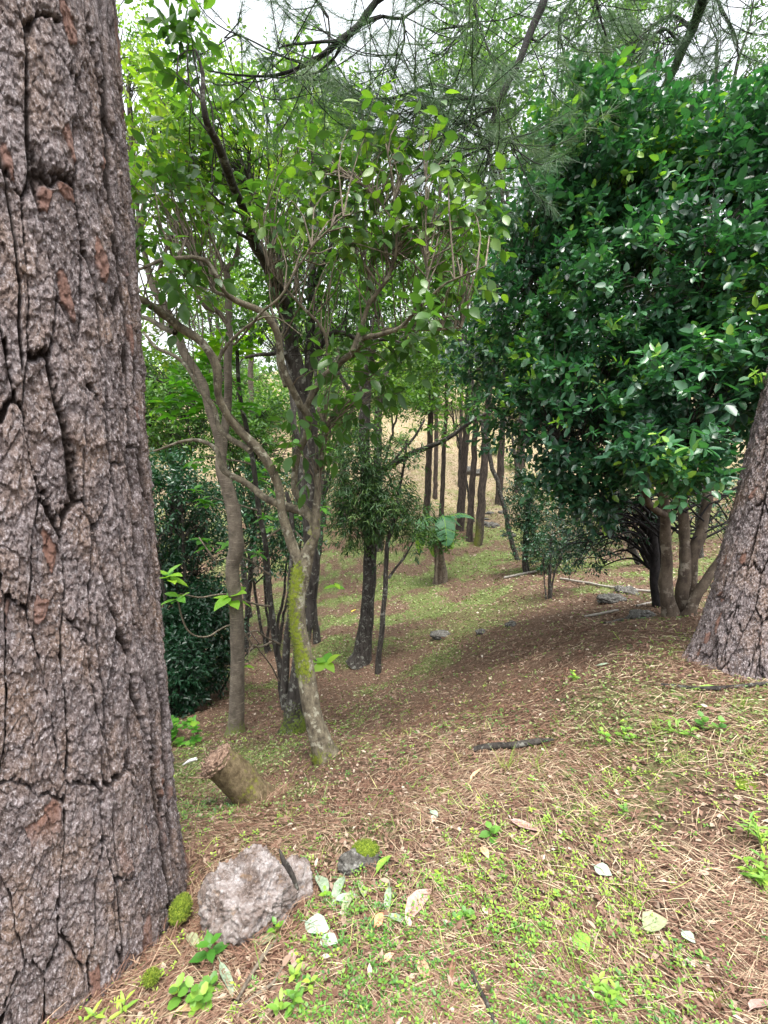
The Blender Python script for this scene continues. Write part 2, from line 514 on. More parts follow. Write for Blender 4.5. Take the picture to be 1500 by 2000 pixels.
def pine_bark_mat():
    m, nt, out = new_mat('pine_plate_bark')
    h = attr(nt, 'h'); cidv = attr(nt, 'cid'); red = attr(nt, 'red')
    n1 = noise(nt, 120, 5, .8, stretch=(1, 1, .6)); n5 = noise(nt, 45, 5, .7, stretch=(1, 1, .5)); n2 = noise(nt, 9, 4, .6, stretch=(1, 1, .5)); n3 = noise(nt, 320, 3, .7)
    plate = mixc(nt, cidv, (.12, .093, .09), (.24, .20, .20))
    plate = mixc(nt, mathn(nt, 'MULTIPLY', mathn(nt, 'SUBTRACT', n2, .45, True), 4, True), plate, (.24, .165, .125))
    plate = mixc(nt, mathn(nt, 'MULTIPLY', mathn(nt, 'SUBTRACT', n1, .53, True), 12, True), plate, (.48, .435, .445))
    plate = mixc(nt, mathn(nt, 'MULTIPLY', mathn(nt, 'SUBTRACT', n5, .54, True), 5, True), plate, (.31, .265, .27))
    plate = mixc(nt, mathn(nt, 'MULTIPLY', mathn(nt, 'SUBTRACT', .44, n5, True), 5, True), plate, (.11, .075, .065))
    plate = mixc(nt, mathn(nt, 'MULTIPLY', mathn(nt, 'SUBTRACT', .47, n1, True), 12, True), plate, (.06, .04, .036))
    plate = mixc(nt, mathn(nt, 'MULTIPLY', red, mathn(nt, 'ADD', mathn(nt, 'MULTIPLY', n1, .8), .35), True), plate, (.20, .095, .065))
    crack = (.028, .018, .014)
    col = mixc(nt, h, crack, plate)
    p = N(nt, 'ShaderNodeBsdfPrincipled', Roughness=.8)
    p.inputs['Specular IOR Level'].default_value = .25
    nt.links.new(col, p.inputs['Base Color'])
    b = nt.nodes.new('ShaderNodeBump'); b.inputs['Strength'].default_value = 1.0; b.inputs['Distance'].default_value = .012
    nt.links.new(mathn(nt, 'ADD', n1, mathn(nt, 'MULTIPLY', n3, .5)), b.inputs['Height'])
    nt.links.new(b.outputs[0], p.inputs['Normal'])
    nt.links.new(p.outputs[0], out.inputs['Surface'])
    return m
M_PLATE = pine_bark_mat()

# ------------------------------------------------------------------ ground
def ground_mat():
    m, nt, out = new_mat('forest_floor')
    g = attr(nt, 'green'); d = attr(nt, 'dry')
    n1 = noise(nt, 60, 6, .75); n2 = noise(nt, 260, 4, .7); n3 = noise(nt, 9, 5, .7)
    n4 = noise(nt, 25, 6, .8)
    soil = ramp(nt, n1, [(.3, (.04, .025, .017)), (.5, (.11, .068, .046)), (.62, (.20, .135, .095)), (.75, (.36, .29, .21))])
    soil2 = ramp(nt, n4, [(.34, (.045, .028, .02)), (.5, (.12, .078, .055)), (.62, (.24, .18, .125)), (.7, (.38, .33, .25))])
    soil = mixc(nt, .5, soil, soil2)
    grn = ramp(nt, n4, [(.35, (.05, .06, .02)), (.5, (.12, .155, .05)), (.65, (.25, .29, .12))])
    dry = ramp(nt, n4, [(.36, (.13, .10, .065)), (.46, (.28, .22, .145)), (.6, (.42, .34, .24))])
    f = mathn(nt, 'ADD', g, mathn(nt, 'MULTIPLY', mathn(nt, 'SUBTRACT', n1, .5), 1.6))
    f = mathn(nt, 'MULTIPLY', mathn(nt, 'SUBTRACT', f, .35), 2.2, True)
    col = mixc(nt, f, soil, grn)
    dry = mixc(nt, mathn(nt, 'MULTIPLY', mathn(nt, 'SUBTRACT', n3, .47, True), 7, True), dry, (.17, .12, .07))
    n6 = noise(nt, .9, 5, .75)
    dry = mixc(nt, mathn(nt, 'MULTIPLY', mathn(nt, 'SUBTRACT', n6, .5, True), 6, True), dry, (.15, .17, .06))
    fd = mathn(nt, 'ADD', d, mathn(nt, 'MULTIPLY', mathn(nt, 'SUBTRACT', n3, .5), 1.2))
    fd = mathn(nt, 'MULTIPLY', mathn(nt, 'SUBTRACT', fd, .3), 2.0, True)
    col = mixc(nt, fd, col, dry)
    p = N(nt, 'ShaderNodeBsdfPrincipled', Roughness=.95)
    p.inputs['Specular IOR Level'].default_value = .1
    nt.links.new(col, p.inputs['Base Color'])
    b = nt.nodes.new('ShaderNodeBump'); b.inputs['Strength'].default_value = .8; b.inputs['Distance'].default_value = .03
    nt.links.new(mathn(nt, 'ADD', n1, mathn(nt, 'MULTIPLY', n2, .5)), b.inputs['Height'])
    nt.links.new(b.outputs[0], p.inputs['Normal'])
    nt.links.new(p.outputs[0], out.inputs['Surface'])
    return m

def green_mask(x, y):
    """how much low green cover grows at a place"""
    r = np.hypot(x, y)
    n = fbm(x * .9 + 3, y * .9, 0, 3, 41) * .6 + fbm(x * 3.1, y * 3.1, 0, 2, 43) * .4
    m = sstep(.42, .64, n) * .75
    # mossy bank on the left below the pine, and the green hollow in the middle
    m = np.maximum(m, np.exp(-(((x + 1.5) / .9) ** 2 + ((y - 3.9) / .9) ** 2)) * 1.25 * (n + .35))
    m = np.maximum(m, np.exp(-(((x - 2.0) / 1.6) ** 2 + ((y - 8.6) / 2.0) ** 2)) * .9 * (n + .3))
    m = m + sstep(8, 13, y) * .40 * (n + .2)
    needle = np.exp(-(((x - 1.2) / 1.6) ** 2 + ((y - 5.0) / 1.0) ** 2)) * .8 + np.exp(-(((x - 3.2) / 1.5) ** 2 + ((y - 6.0) / 1.6) ** 2)) * .8
    m = m - needle - np.exp(-(((x - 1.7) / 1.7) ** 2 + ((y - 3.9) / .8) ** 2)) * .8 - np.exp(-(((x - .4) / .8) ** 2 + ((y - 3.3) / .7) ** 2)) * .5
    return np.clip(m * np.where(r < 3, .75, 1), 0, 1)
def dry_mask(x, y):
    return np.clip(sstep(17, 30, y) - .25 * sstep(0, 6, np.abs(x - 8) - 6) * sstep(40, 30, y), 0, 1)

def axis(lo, hi, fine_lo, fine_hi, df, grow):
    a = list(np.arange(fine_lo, fine_hi, df))
    s = df; x = a[-1]
    while x < hi:
        s *= grow; x += s; a.append(x)
    s = df; x = fine_lo; b = []
    while x > lo:
        s *= grow; x -= s; b.append(x)
    return np.array(b[::-1] + a)
xs = axis(-150, 150, -2.2, 3.4, .028, 1.045)
ys = axis(-90, 200, .6, 5.0, .028, 1.035)
X, Y = np.meshgrid(xs, ys)
Z = H(X, Y)
fine = (fbm(X * 22, Y * 22, 0, 3, 71) - .5) * .03 * np.clip(1.5 - np.hypot(X, Y) / 10, 0, 1)
g = Geo()
ny, nx = X.shape
i = np.arange(ny - 1)[:, None] * nx; j = np.arange(nx - 1)[None]
F = np.stack([i + j, i + j + 1, i + nx + j + 1, i + nx + j], -1).reshape(-1, 4)
g.add(np.stack([X, Y, Z + fine], -1), [F], green=green_mask(X, Y).ravel(), dry=dry_mask(X, Y).ravel())
o = obj('ground', g, ground_mat(), smooth=True)
tag(o, kind='structure')
# ------------------------------------------------------------------ big pine trunks with modelled bark
def plated_trunk(g, base, top, r0, r1, zfine, ntheta, dz, flare=.12, seed=1, scale=1.0, face=None, amp=1.0, fine_frac=.5, flare_h=.5, bend=None, lines=()):
    """a trunk whose bark plates, fissures and flakes are real relief; finest where it faces 'face'"""
    base = np.asarray(base, float); top = np.asarray(top, float)
    L = top[2] - base[2]
    z = np.concatenate([np.arange(-.35, zfine, dz), np.arange(zfine, L, dz * 8), [L]])
    # uneven angles: dense half towards 'face'
    u = np.linspace(0, 1, ntheta, endpoint=False)
    fa = face if face is not None else -pi / 2
    th = fa + (u - .5) * 2 * pi
    warp = (1 - fine_frac) * np.sin((u - .5) * 2 * pi)
    th = th - warp * .9
    T, Zz = np.meshgrid(th, z)
    R = r0 + (r1 - r0) * np.clip(Zz / L, 0, 1)
    fl = np.exp(-np.clip(Zz + .1, 0, 9) / flare_h)
    lob = 1 + .35 * np.cos(T * 5 + seed) + .25 * np.cos(T * 3 + 2 * seed)
    Rr = R * (1 + flare * fl * lob) * (1 + .03 * (fbm(np.cos(T) * 1.5, np.sin(T) * 1.5, Zz * .8, 2, seed) - .5) * 2)
    # bark pattern in (arc, height) space; wraps through 3-D noise warping
    cx, cy = np.cos(T), np.sin(T)
    wx = (fbm(cx * 4, cy * 4, Zz * 2.6, 3, seed + 3) - .5)
    wx2 = (fbm(cx * 14, cy * 14, Zz * 9, 3, seed + 4) - .5)
    wz = (fbm(cx * 5, cy * 5, Zz * 4, 3, seed + 5) - .5)
    wx3 = (fbm(cx * 55, cy * 55, Zz * 60, 3, seed + 6) - .5)
    n_ar = round(2 * pi * r0 / (.088 * scale))
    s = T / (2 * pi) * n_ar
    a = s + wx * .75 + wx2 * .14 + wx3 * .12
    b = Zz / (.42 * scale) + wz * .45 + wx2 * .12 + wx3 * .06
    f1, f2, cid, y1 = voronoi2(a, b * 1.0, seed, .95)
    e1 = f2 - f1
    # the stretched cells give long vertical fissures; horizontal ones are closed partly
    wide = .05 + .15 * sstep(.5, .8, vnoise(cx * 4, cy * 4, Zz * 2.2, seed + 61))
    crack = sstep(.01, 1, (e1 + wx2 * .08 + wx3 * .12) / wide)
    fl1 = s * .62 + wx * .55 + wx2 * .09 + wx3 * .05
    fis = np.abs(fl1 - np.floor(fl1) - .5)
    fis = sstep(0, 1, fis / (.012 + .05 * vnoise(cx * 5, cy * 5, Zz * 3, seed + 71))) 
    fm = sstep(.42, .54, vnoise(cx * 6 + 2, cy * 6, Zz * 1.8, seed + 72))
    crack = np.minimum(crack, 1 - (1 - fis) * fm)
    for th0, wd, zz0, zz1 in lines:
        w_ = (fbm(Zz * 2.1 + th0 * 9, 0 * Zz, 0, 3, 5) - .5) * .22 + wx2 * .05
        dd = np.abs(T - th0 - w_) * r0
        on = sstep(zz0, zz0 + .15, Zz) * sstep(zz1, zz1 - .15, Zz)
        ww = wd * (.5 + fbm(Zz * 5 + th0, 0 * Zz, 3, 2, 6))
        crack = np.minimum(crack, 1 - on * (1 - sstep(ww * .35, ww, dd)))
    # flakes within plates
    a2 = s * 2.3 + wx * 1.2 + wx2 * .5 + wx3 * .25 + cid * 7
    b2 = Zz / (.10 * scale) + wz * 1.6 + wx2 * .45 + wx3 * .2
    g1, g2, cid2, y2 = voronoi2(a2, b2, seed + 11, .95)
    e2 = g2 - g1
    a3 = s * 7 + wx2 * 1.5 + wx3 * .9; b3 = Zz / (.028 * scale) + wx2 * 1.2 + wx3 * .9 + cid2 * 5
    h1, h2, cid3, y3 = voronoi2(a3, b3, seed + 21, .95)
    deep = vnoise(cx * 3, cy * 3, Zz * 3, seed + 9)
    cr_d = .016 + .022 * deep
    rough = (fbm(cx * r0 * 60, cy * r0 * 60, Zz * 45, 4, seed + 31) - .5)
    q = fbm(cx * r0 * 22 + 3, cy * r0 * 22, Zz * 11, 4, seed + 41) * 9
    step_ = (np.floor(q) + sstep(.88, 1, q - np.floor(q))) / 9
    rel = (crack - 1) * cr_d + (cid - .5) * .012 + (cid2 - .5) * .006 * crack + (cid3 - .5) * .005 - y3 * .003 * crack - y2 * .006 * crack - y1 * .003 * crack + (sstep(0, .10, e2) - 1) * .004 * crack * (cid2 > .4) + rough * .008 + wx3 * .010 + (step_ - .5) * .011 * crack
    Rr = Rr + rel * amp
    c = base[None, None, :2] + (top - base)[None, None, :2] * np.clip(Zz / L, -.1, 1)[..., None]
    if bend is not None:
        c = c + np.asarray(bend)[None, None] * np.sin(np.clip(Zz / L, 0, 1) * pi)[..., None]
    V = np.stack([c[..., 0] + Rr * cx, c[..., 1] + Rr * cy, base[2] + Zz], -1)
    nz, nt_ = T.shape
    i = np.arange(nz - 1)[:, None] * nt_; j = np.arange(nt_)[None]; j2 = (j + 1) % nt_
    F = np.stack([i + j, i + j2, i + nt_ + j2, i + nt_ + j], -1).reshape(-1, 4)
    red = sstep(.93, .95, cid2) * sstep(.35, .6, vnoise(cx * 3 + 5, cy * 3, Zz * 2, seed + 8)) * crack
    hcol = sstep(.0, .8, crack)
    g.add(V, [F], h=hcol.ravel(), cid=np.clip(cid * .5 + cid2 * .5 + rough * .5, 0, 1).ravel(), red=red.ravel())

# left pine
bl = np.array([-1.30, 1.50, 0.0]); bl[2] = float(H(bl[0], bl[1]))
t = thing('pine_tree', 'massive pine trunk with deep furrowed grey brown bark filling the left edge of the picture', 'pine tree', bl)
g = Geo()
plated_trunk(g, bl, (-1.50, 1.9, 9.0), .50, .40, 3.1, 1250, .0034, flare=.07, seed=3, scale=1.0, face=-pi / 2 + .75, amp=1.0, flare_h=.35, lines=[(radians(-9), .010, 1.2, 2.4), (radians(2), .026, -.2, 4), (radians(13), .03, .2, 4), (radians(22), .02, -.3, 3)])
obj('trunk', g, M_PLATE, t)
LEFT_PINE = t
# right pine
br = hit(1500, 1318); br[1] += .2; br[2] = float(H(br[0], br[1])) - .02
t = thing('pine_tree', 'leaning pine trunk with flared base and grey plated bark at the right edge', 'pine tree', br)
RIGHT_PINE = t
g = Geo()
rtop = np.array([br[0] + 2.0, br[1] + .5, 9.5])
plated_trunk(g, br, rtop, .255, .16, 3.4, 520, .0075, flare=.22, seed=12, scale=.85, face=-pi / 2 - .6, amp=1.0, flare_h=.28, bend=(-.10, 0))
obj('trunk', g, M_PLATE, t)

def blob(px, py, Y, rx, ry, rd, n, lo=.45):
    """tips spread through an uneven ellipsoid; sizes across are given in picture units at that distance"""
    c = at(px, py, Y); k = Y / FOC / ray(px, py)[1]
    p, d = ellipsoid(n, c, (rx * k, rd, ry * k), lo)
    return p, d

def blobs(lst, n_total, lo=.45, gap=0.0, gscale=1.6, seed=0):
    w = np.array([b[3] * b[4] for b in lst], float); w /= w.sum()
    P, D = [], []
    for b, q in zip(lst, w):
        p, d = blob(*b[:6], int(n_total * q) + 1, lo)
        P.append(p); D.append(d)
    P = np.vstack(P); D = np.vstack(D)
    if gap > 0:
        m = fbm(P[:, 0] * gscale, P[:, 1] * gscale, P[:, 2] * gscale, 2, seed + 50) > gap
        P, D = P[m], D[m]
    return P, D

def nearest(P, S):
    idx = np.zeros(len(P), int)
    for s in range(0, len(P), 2000):
        q = P[s:s + 2000]
        idx[s:s + 2000] = ((q[:, None] - S[None]) ** 2).sum(-1).argmin(1)
    return idx

def link_twigs(g, P, S, r=.004, sag=.12, maxlen=2.5, frac=1.0):
    """thin curved twigs from the closest limb point to each tip"""
    if frac < 1:
        P = P[RNG.uniform(size=len(P)) < frac]
    k = nearest(P + RNG.normal(size=P.shape) * .12 - np.array([0, 0, .28]), S)
    A = S[k]
    d = P - A; ln = np.linalg.norm(d, axis=1, keepdims=True)
    m = ln[:, 0] < maxlen
    A, P, d, ln = A[m], P[m], d[m], ln[m]
    off = RNG.normal(size=A.shape) * .07 * ln
    M1 = A + d * .33 + off + np.array([0, 0, 1]) * ln * sag
    M2 = A + d * .68 + off * .7 + np.array([0, 0, 1]) * ln * sag * .8
    prisms(g, A, M1, r * 1.5, r * 1.15); prisms(g, M1, M2, r * 1.15, r * .8); prisms(g, M2, P, r * .8, r * .45)

def limbset(paths, k=9, step=.07, rough=.08, rs=1.0, wob=0.03, moss=None, name='limb', mat=None, parent=None, collect=None, join=False):
    gj = Geo()
    for q, pl in enumerate(paths):
        P, R = path(pl, rs)
        g = gj if join else Geo()
        PP, RR = tube(g, P, R, k=k, step=step, rough=rough, seed=q * 3 + 1, wob=wob, moss=moss)
        if collect is not None: collect.append(PP)
        if not join: obj(name, g, mat, parent, smooth=True)
    if join: obj(name, gj, mat, parent, smooth=True)

def on_ground(px, py):
    return hit(px, py)

# ------------------------------------------------------------------ mossy leaning tree in the middle
b = hit(636, 1482)
YB = b[1]
t = thing('broadleaf_tree', 'leaning tree with bright green moss on its lower trunk and big drooping leaves', 'tree', b)
MOSSY = t
def moss_c(V, D):
    # moss on the lower trunk, on the side facing up-slope and left
    z = V[:, 2]
    zt, zb = at(590, 1120, YB)[2], at(600, 1335, YB)[2]
    band = sstep(zb - .10, zb + .12, z) * (1 - sstep(zt - .1, zt + .35, z))
    foot = (1 - sstep(b[2], b[2] + .25, z)) * .75
    side = np.clip(.62 - .75 * D[:, 0] - .15 * D[:, 1], 0, 1)
    hi = (1 - sstep(zt + .2, zt + 1.0, z)) * sstep(zt - .1, zt + .1, z) * .55
    n = fbm(V[:, 0] * 9, V[:, 1] * 9, V[:, 2] * 6, 3, 77)
    return np.clip(np.maximum(np.maximum(band * (side + .25), foot), hi * (D[:, 2] * .5 + .6)) * (n * 2.2 - .35), 0, .85)
Yf = YB + .15
pts = [(648, 1500, YB - .02, 30), (632, 1462, YB, 23), (612, 1400, YB + .02, 18), (601, 1340, YB + .05, 17), (592, 1270, YB + .08, 16), (583, 1220, YB + .1, 16), (581, 1170, YB + .12, 16), (590, 1115, Yf, 18), (604, 1072, Yf, 12)]
S_m = []
g = Geo(); P, R = path(pts); S_m.append(P[-2:])
tube(g, P, R, k=28, step=.03, rough=.07, seed=4, moss=moss_c)
tr_ob = obj('trunk', g, M_BARK_MOSSY, t, smooth=True)
vv = np.concatenate(g.v); mv = np.concatenate(g.att['moss'])
w_ = np.clip(mv - .15, 0, 1) ** 1.5; pk = RNG.choice(len(vv), 9000, p=w_ / w_.sum())
gb = Geo(); pp = vv[pk] + RNG.normal(size=(len(pk), 3)) * .006
cl = np.stack([np.interp(pp[:, 2], P[::-1, 2] if P[0, 2] > P[-1, 2] else P[:, 2], (P[::-1] if P[0, 2] > P[-1, 2] else P)[:, q]) for q in range(2)] + [pp[:, 2]], 1)
ow = nrm(pp - cl + [0, 0, 1e-4])
leaves(gb, pp, ow + RNG.normal(size=pp.shape) * .6 + [0, 0, -.3], rdir(len(pk)), RNG.uniform(.006, .014, len(pk)), .0035, NEEDLE, np.clip(fbm(pp[:, 0] * 20, pp[:, 1] * 20, pp[:, 2] * 14, 2, 6) + RNG.normal(size=len(pk)) * .2, 0, 1))
M_TRUNKMOSS = leaf_mat('trunk_moss', [(0, (.04, .055, .01)), (.5, (.12, .16, .02)), (1, (.28, .33, .04))], rough=.8, trans=.3)
obj('moss', gb, M_TRUNKMOSS, tr_ob)
Y1 = Yf
limbs_m = [
 [(590, 1118, Y1, 16), (577, 1085, Y1, 14), (568, 1049, Y1, 13), (550, 986, Y1 - .05, 11), (532, 935, Y1 - .1, 11), (505, 881, Y1 - .15, 12), (466, 839, Y1 - .2, 10), (442, 806, Y1 - .25, 9.5), (424, 764, Y1 - .3, 9.5), (421, 716, Y1 - .35, 11), (394, 674, Y1 - .4, 10), (349, 644, Y1 - .45, 11), (310, 612, Y1 - .5, 10), (271, 584, Y1 - .6, 9), (225, 560, Y1 - .7, 7)],
 [(490, 878, Y1 - .15, 8), (478, 869, Y1 - .12, 7), (436, 842, Y1 - .05, 6.5), (424, 806, Y1, 6), (394, 755, Y1 + .05, 5.5), (361, 710, Y1 + .1, 5), (310, 683, Y1 + .15, 4), (286, 650, Y1 + .2, 3)],
 [(335, 643, Y1 - .45, 7), (300, 630, Y1 - .3, 6), (271, 620, Y1 - .2, 5), (220, 600, Y1 - .1, 4)],
 [(604, 1050, Y1, 12), (613, 1028, Y1 + .02, 12), (598, 1004, Y1 + .05, 12), (568, 992, Y1 + .1, 11), (520, 971, Y1 + .15, 9), (478, 944, Y1 + .2, 8), (442, 918, Y1 + .25, 8), (430, 881, Y1 + .3, 6), (406, 863, Y1 + .35, 5), (364, 857, Y1 + .4, 4), (295, 881, Y1 + .5, 2.5)],
 [(598, 1090, Y1, 16), (607, 1064, Y1, 13), (619, 1037, Y1, 11), (622, 980, Y1, 9), (622, 935, Y1, 8), (628, 905, Y1, 8), (634, 872, Y1, 8), (637, 830, Y1, 6), (625, 797, Y1 + .02, 5)],
 [(598, 1004, Y1 + .05, 9), (571, 950, Y1 + .1, 8), (577, 890, Y1 + .1, 8), (592, 845, Y1 + .08, 9), (598, 806, Y1 + .05, 11), (586, 791, Y1, 9), (562, 749, Y1 - .1, 8), (550, 710, Y1 - .15, 8), (544, 680, Y1 - .2, 8), (532, 644, Y1 - .25, 9), (508, 611, Y1 - .3, 8), (478, 596, Y1 - .35, 8), (451, 578, Y1 - .4, 7), (430, 545, Y1 - .45, 6), (412, 515, Y1 - .5, 5.5), (385, 504, Y1 - .55, 5), (325, 512, Y1 - .7, 4.5), (265, 525, Y1 - .85, 3.5), (215, 520, Y1 - 1, 3)],
 [(451, 578, Y1 - .4, 5), (421, 566, Y1 - .3, 4.5), (406, 536, Y1 - .2, 4), (388, 505, Y1 - .1, 3), (370, 470, Y1, 2.5), (350, 430, Y1, 1.5)],
 [(597, 808, Y1 + .05, 9), (601, 794, Y1 + .05, 9), (610, 764, Y1, 8.5), (628, 731, Y1 - .05, 8.5), (661, 704, Y1 - .15, 9), (685, 690, Y1 - .2, 8), (700, 683, Y1 - .25, 7), (710, 663, Y1 - .3, 7), (750, 657, Y1 - .4, 6), (790, 640, Y1 - .5, 5), (817, 607, Y1 - .6, 4), (860, 561, Y1 - .7, 3), (911, 534, Y1 - .8, 2), (945, 520, Y1 - .85, 1.5)],
 [(690, 686, Y1 - .2, 6), (700, 665, Y1 - .2, 6), (710, 640, Y1 - .2, 5.5), (722, 600, Y1 - .25, 5.5), (746, 564, Y1 - .3, 5), (767, 528, Y1 - .35, 4.5), (779, 480, Y1 - .4, 4), (776, 435, Y1 - .45, 3.5), (758, 345, Y1 - .5, 2.5), (749, 285, Y1 - .55, 1.6)],
 [(777, 440, Y1 - .45, 3), (752, 408, Y1 - .4, 2.6), (716, 372, Y1 - .35, 2.2), (680, 345, Y1 - .3, 1.6)],
 [(790, 640, Y1 - .5, 4), (817, 638, Y1 - .5, 3.5), (860, 640, Y1 - .5, 3), (900, 640, Y1 - .5, 1.8)],
 [(700, 680, Y1 - .2, 4), (740, 640, Y1 - .1, 3.5), (800, 632, Y1, 2.5), (850, 600, Y1 + .1, 1.5)],
 [(830, 590, Y1 - .6, 2.5), (829, 520, Y1 - .6, 2.4), (830, 450, Y1 - .6, 2), (830, 360, Y1 - .6, 1.3)],
 [(457, 671, Y1 - .3, 2.5), (512, 616, Y1 - .45, 3), (552, 583, Y1 - .5, 3), (585, 521, Y1 - .55, 2.8), (633, 466, Y1 - .6, 2.2), (680, 420, Y1 - .65, 1.3)],
 [(634, 735, Y1 - .05, 4), (637, 697, Y1 - .05, 4), (633, 653, Y1 - .1, 4), (603, 616, Y1 - .15, 3.5), (563, 568, Y1 - .2, 2.5), (520, 520, Y1 - .25, 1.6)],
 [(425, 716, Y1 - .35, 5), (450, 671, Y1 - .38, 4), (490, 630, Y1 - .4, 3.2), (530, 618, Y1 - .4, 2), (585, 655, Y1 - .4, 1.2)],
 [(562, 749, Y1 - .1, 4), (545, 700, Y1, 3), (556, 640, Y1 + .1, 2.4), (540, 600, Y1 + .1, 1.5)],
]
limbset(limbs_m, k=10, step=.04, rough=.09, wob=.07, rs=.8, moss=moss_c, name='limb', mat=M_BARK_MOSSY, parent=t, collect=S_m)
S = np.vstack(S_m); Sup = S[S[:, 2] > at(600, 700, Y1)[2]]
gl, gt = Geo(), Geo()
P, D = blobs([(310, 400, Y1 - .4, 80, 80, .35), (370, 450, Y1 - .3, 80, 50, .35), (540, 440, Y1 - .2, 60, 70, .35), (320, 510, Y1 - .5, 60, 40, .3),
              (700, 360, Y1 - .3, 70, 90, .35), (790, 330, Y1 - .3, 100, 70, .35), (860, 440, Y1 - .4, 90, 70, .35), (780, 450, Y1 - .2, 100, 60, .35), (890, 550, Y1 - .4, 60, 40, .3),
              (650, 500, Y1 - .2, 80, 50, .3), (600, 360, Y1 - .1, 70, 60, .35), (930, 470, Y1 - .4, 50, 60, .3)], 300, lo=.1)
link_twigs(gt, P, Sup, r=.0045, sag=.10, maxlen=3)
sprays(gl, gt, P, D * .6 + np.array([0, 0, .5]) + RNG.normal(size=P.shape) * .4, RNG.uniform(.14, .28, len(P)), 5, .094, .052, LEAF_HUGE, droop=.6, spread=1.0, up=.8, tint=RNG.uniform(.1, 1, len(P)))
P, D = blobs([(690, 760, Y1 - .1, 70, 60, .4), (740, 720, Y1 - .1, 60, 50, .4), (600, 870, Y1, 50, 50, .3), (350, 560, Y1 - .4, 60, 50, .4), (830, 650, Y1 - .4, 80, 40, .4)], 75, lo=.1)
link_twigs(gt, P, S, r=.004, sag=.1, maxlen=2)
sprays(gl, gt, P, D * .6 + np.array([0, 0, .3]) + RNG.normal(size=P.shape) * .4, .18, 5, .13, .07, LEAF_HUGE, droop=.45, spread=1.0, up=1.0, tint=RNG.uniform(.0, .6, len(P)))
obj('twigs', gt, M_BARK_TWIG, t); obj('leaves', gl, M_BIGLEAF, t, smooth=True)

# ------------------------------------------------------------------ dark-trunked tree just behind it
b2 = hit(578, 1422); Y2 = b2[1]
t = thing('broadleaf_tree', 'tall dark trunked tree with long bare black leaders rising behind the mossy tree', 'tree', b2)
def moss_d(V, D):
    return np.clip((1 - sstep(b2[2] + .05, b2[2] + .6, V[:, 2])) * .9 * (fbm(V[:, 0] * 9, V[:, 1] * 9, V[:, 2] * 6, 3, 7) + .35), 0, 1)
g = Geo(); P, R = path([(572, 1432, Y2, 30), (576, 1405, Y2, 23), (582, 1327, Y2, 17), (592, 1250, Y2, 14), (603, 1189, Y2 + .1, 14), (611, 1102, Y2 + .1, 14), (604, 1060, Y2 + .1, 14), (607, 950, Y2 + .1, 15), (604, 860, Y2 + .1, 16), (598, 805, Y2 + .1, 17), (585, 740, Y2, 15), (572, 680, Y2, 14), (558, 605, Y2 - .1, 14), (540, 555, Y2 - .4, 13), (515, 510, Y2 - .7, 11), (490, 470, Y2 - 1.0, 10), (471, 403, Y2 - 1.3, 8.5), (449, 348, Y2 - 1.6, 8.5), (420, 275, Y2 - 1.9, 8), (398, 220, Y2 - 2.1, 6.5), (391, 183, Y2 - 2.1, 5), (393, 139, Y2 - 2.1, 3.5), (380, 99, Y2 - 2.1, 2)])
tube(g, P, R, k=18, step=.05, rough=.10, seed=9, wob=.05, moss=moss_d); obj('trunk', g, M_BARK_DARK, t, smooth=True)
SD = [P]
limbset([[(556, 590, Y2 - .1, 11), (552, 568, Y2, 10), (537, 495, Y2 + .1, 9), (526, 458, Y2 + .1, 7), (504, 396, Y2 + .1, 6), (486, 348, Y2 + .1, 4), (487, 300, Y2 + .1, 2.5)],
         [(596, 812, Y2 + .1, 12), (604, 710, Y2 + .2, 10), (607, 650, Y2 + .2, 9), (611, 560, Y2 + .3, 8), (614, 513, Y2 + .3, 7), (607, 367, Y2 + .4, 6), (614, 275, Y2 + .4, 4.5), (607, 202, Y2 + .4, 3), (603, 150, Y2 + .4, 2)],
         [(486, 465, Y2 - 1, 4), (460, 450, Y2 - 1.1, 3), (425, 430, Y2 - 1.2, 2.4), (400, 400, Y2 - 1.2, 1.4)],
         [(475, 425, Y2 - 1.2, 3), (430, 400, Y2 - 1.3, 2.4), (390, 350, Y2 - 1.4, 1.4)],
         [(578, 740, Y2, 6), (560, 690, Y2 - .1, 5), (530, 690, Y2 - .2, 4), (480, 700, Y2 - .3, 3)],
         [(604, 700, Y2 + .2, 6), (650, 650, Y2 + .1, 5), (700, 660, Y2, 4), (760, 665, Y2, 3), (820, 690, Y2, 2)],
         [(611, 560, Y2 + .2, 5), (640, 500, Y2 + .1, 4), (660, 430, Y2 + .1, 3), (665, 350, Y2 + .1, 2)],
         [(392, 190, Y2 - 2.1, 3), (370, 165, Y2 - 2.1, 2), (345, 140, Y2 - 2.1, 1)],
         [(560, 1380, Y2, 9), (557, 1340, Y2, 8), (562, 1250, Y2, 7), (566, 1180, Y2, 7), (568, 1102, Y2, 6), (566, 1020, Y2, 5), (560, 960, Y2, 4)]],
        k=9, step=.06, wob=.06, name='limb', mat=M_BARK_DARK, parent=t, collect=SD, moss=moss_d)
S = np.vstack(SD); S = S[S[:, 2] > at(600, 700, Y2)[2]]
gl, gt = Geo(), Geo()
P, D = blobs([(430, 170, Y2 - 1.7, 70, 50, .4), (400, 110, Y2 - 1.9, 45, 30, .3), (470, 280, Y2, 100, 80, .8), (600, 230, Y2 + .4, 100, 100, .8), (640, 400, Y2, 90, 130, .8), (550, 480, Y2, 110, 90, .7), (640, 620, Y2, 110, 90, .8), (400, 300, Y2, 80, 80, .6), (520, 620, Y2, 70, 60, .6), (690, 560, Y2, 70, 90, .6)], 800, lo=.2, gap=.45)
link_twigs(gt, P, S, r=.0045, sag=.08, maxlen=3, frac=.5)
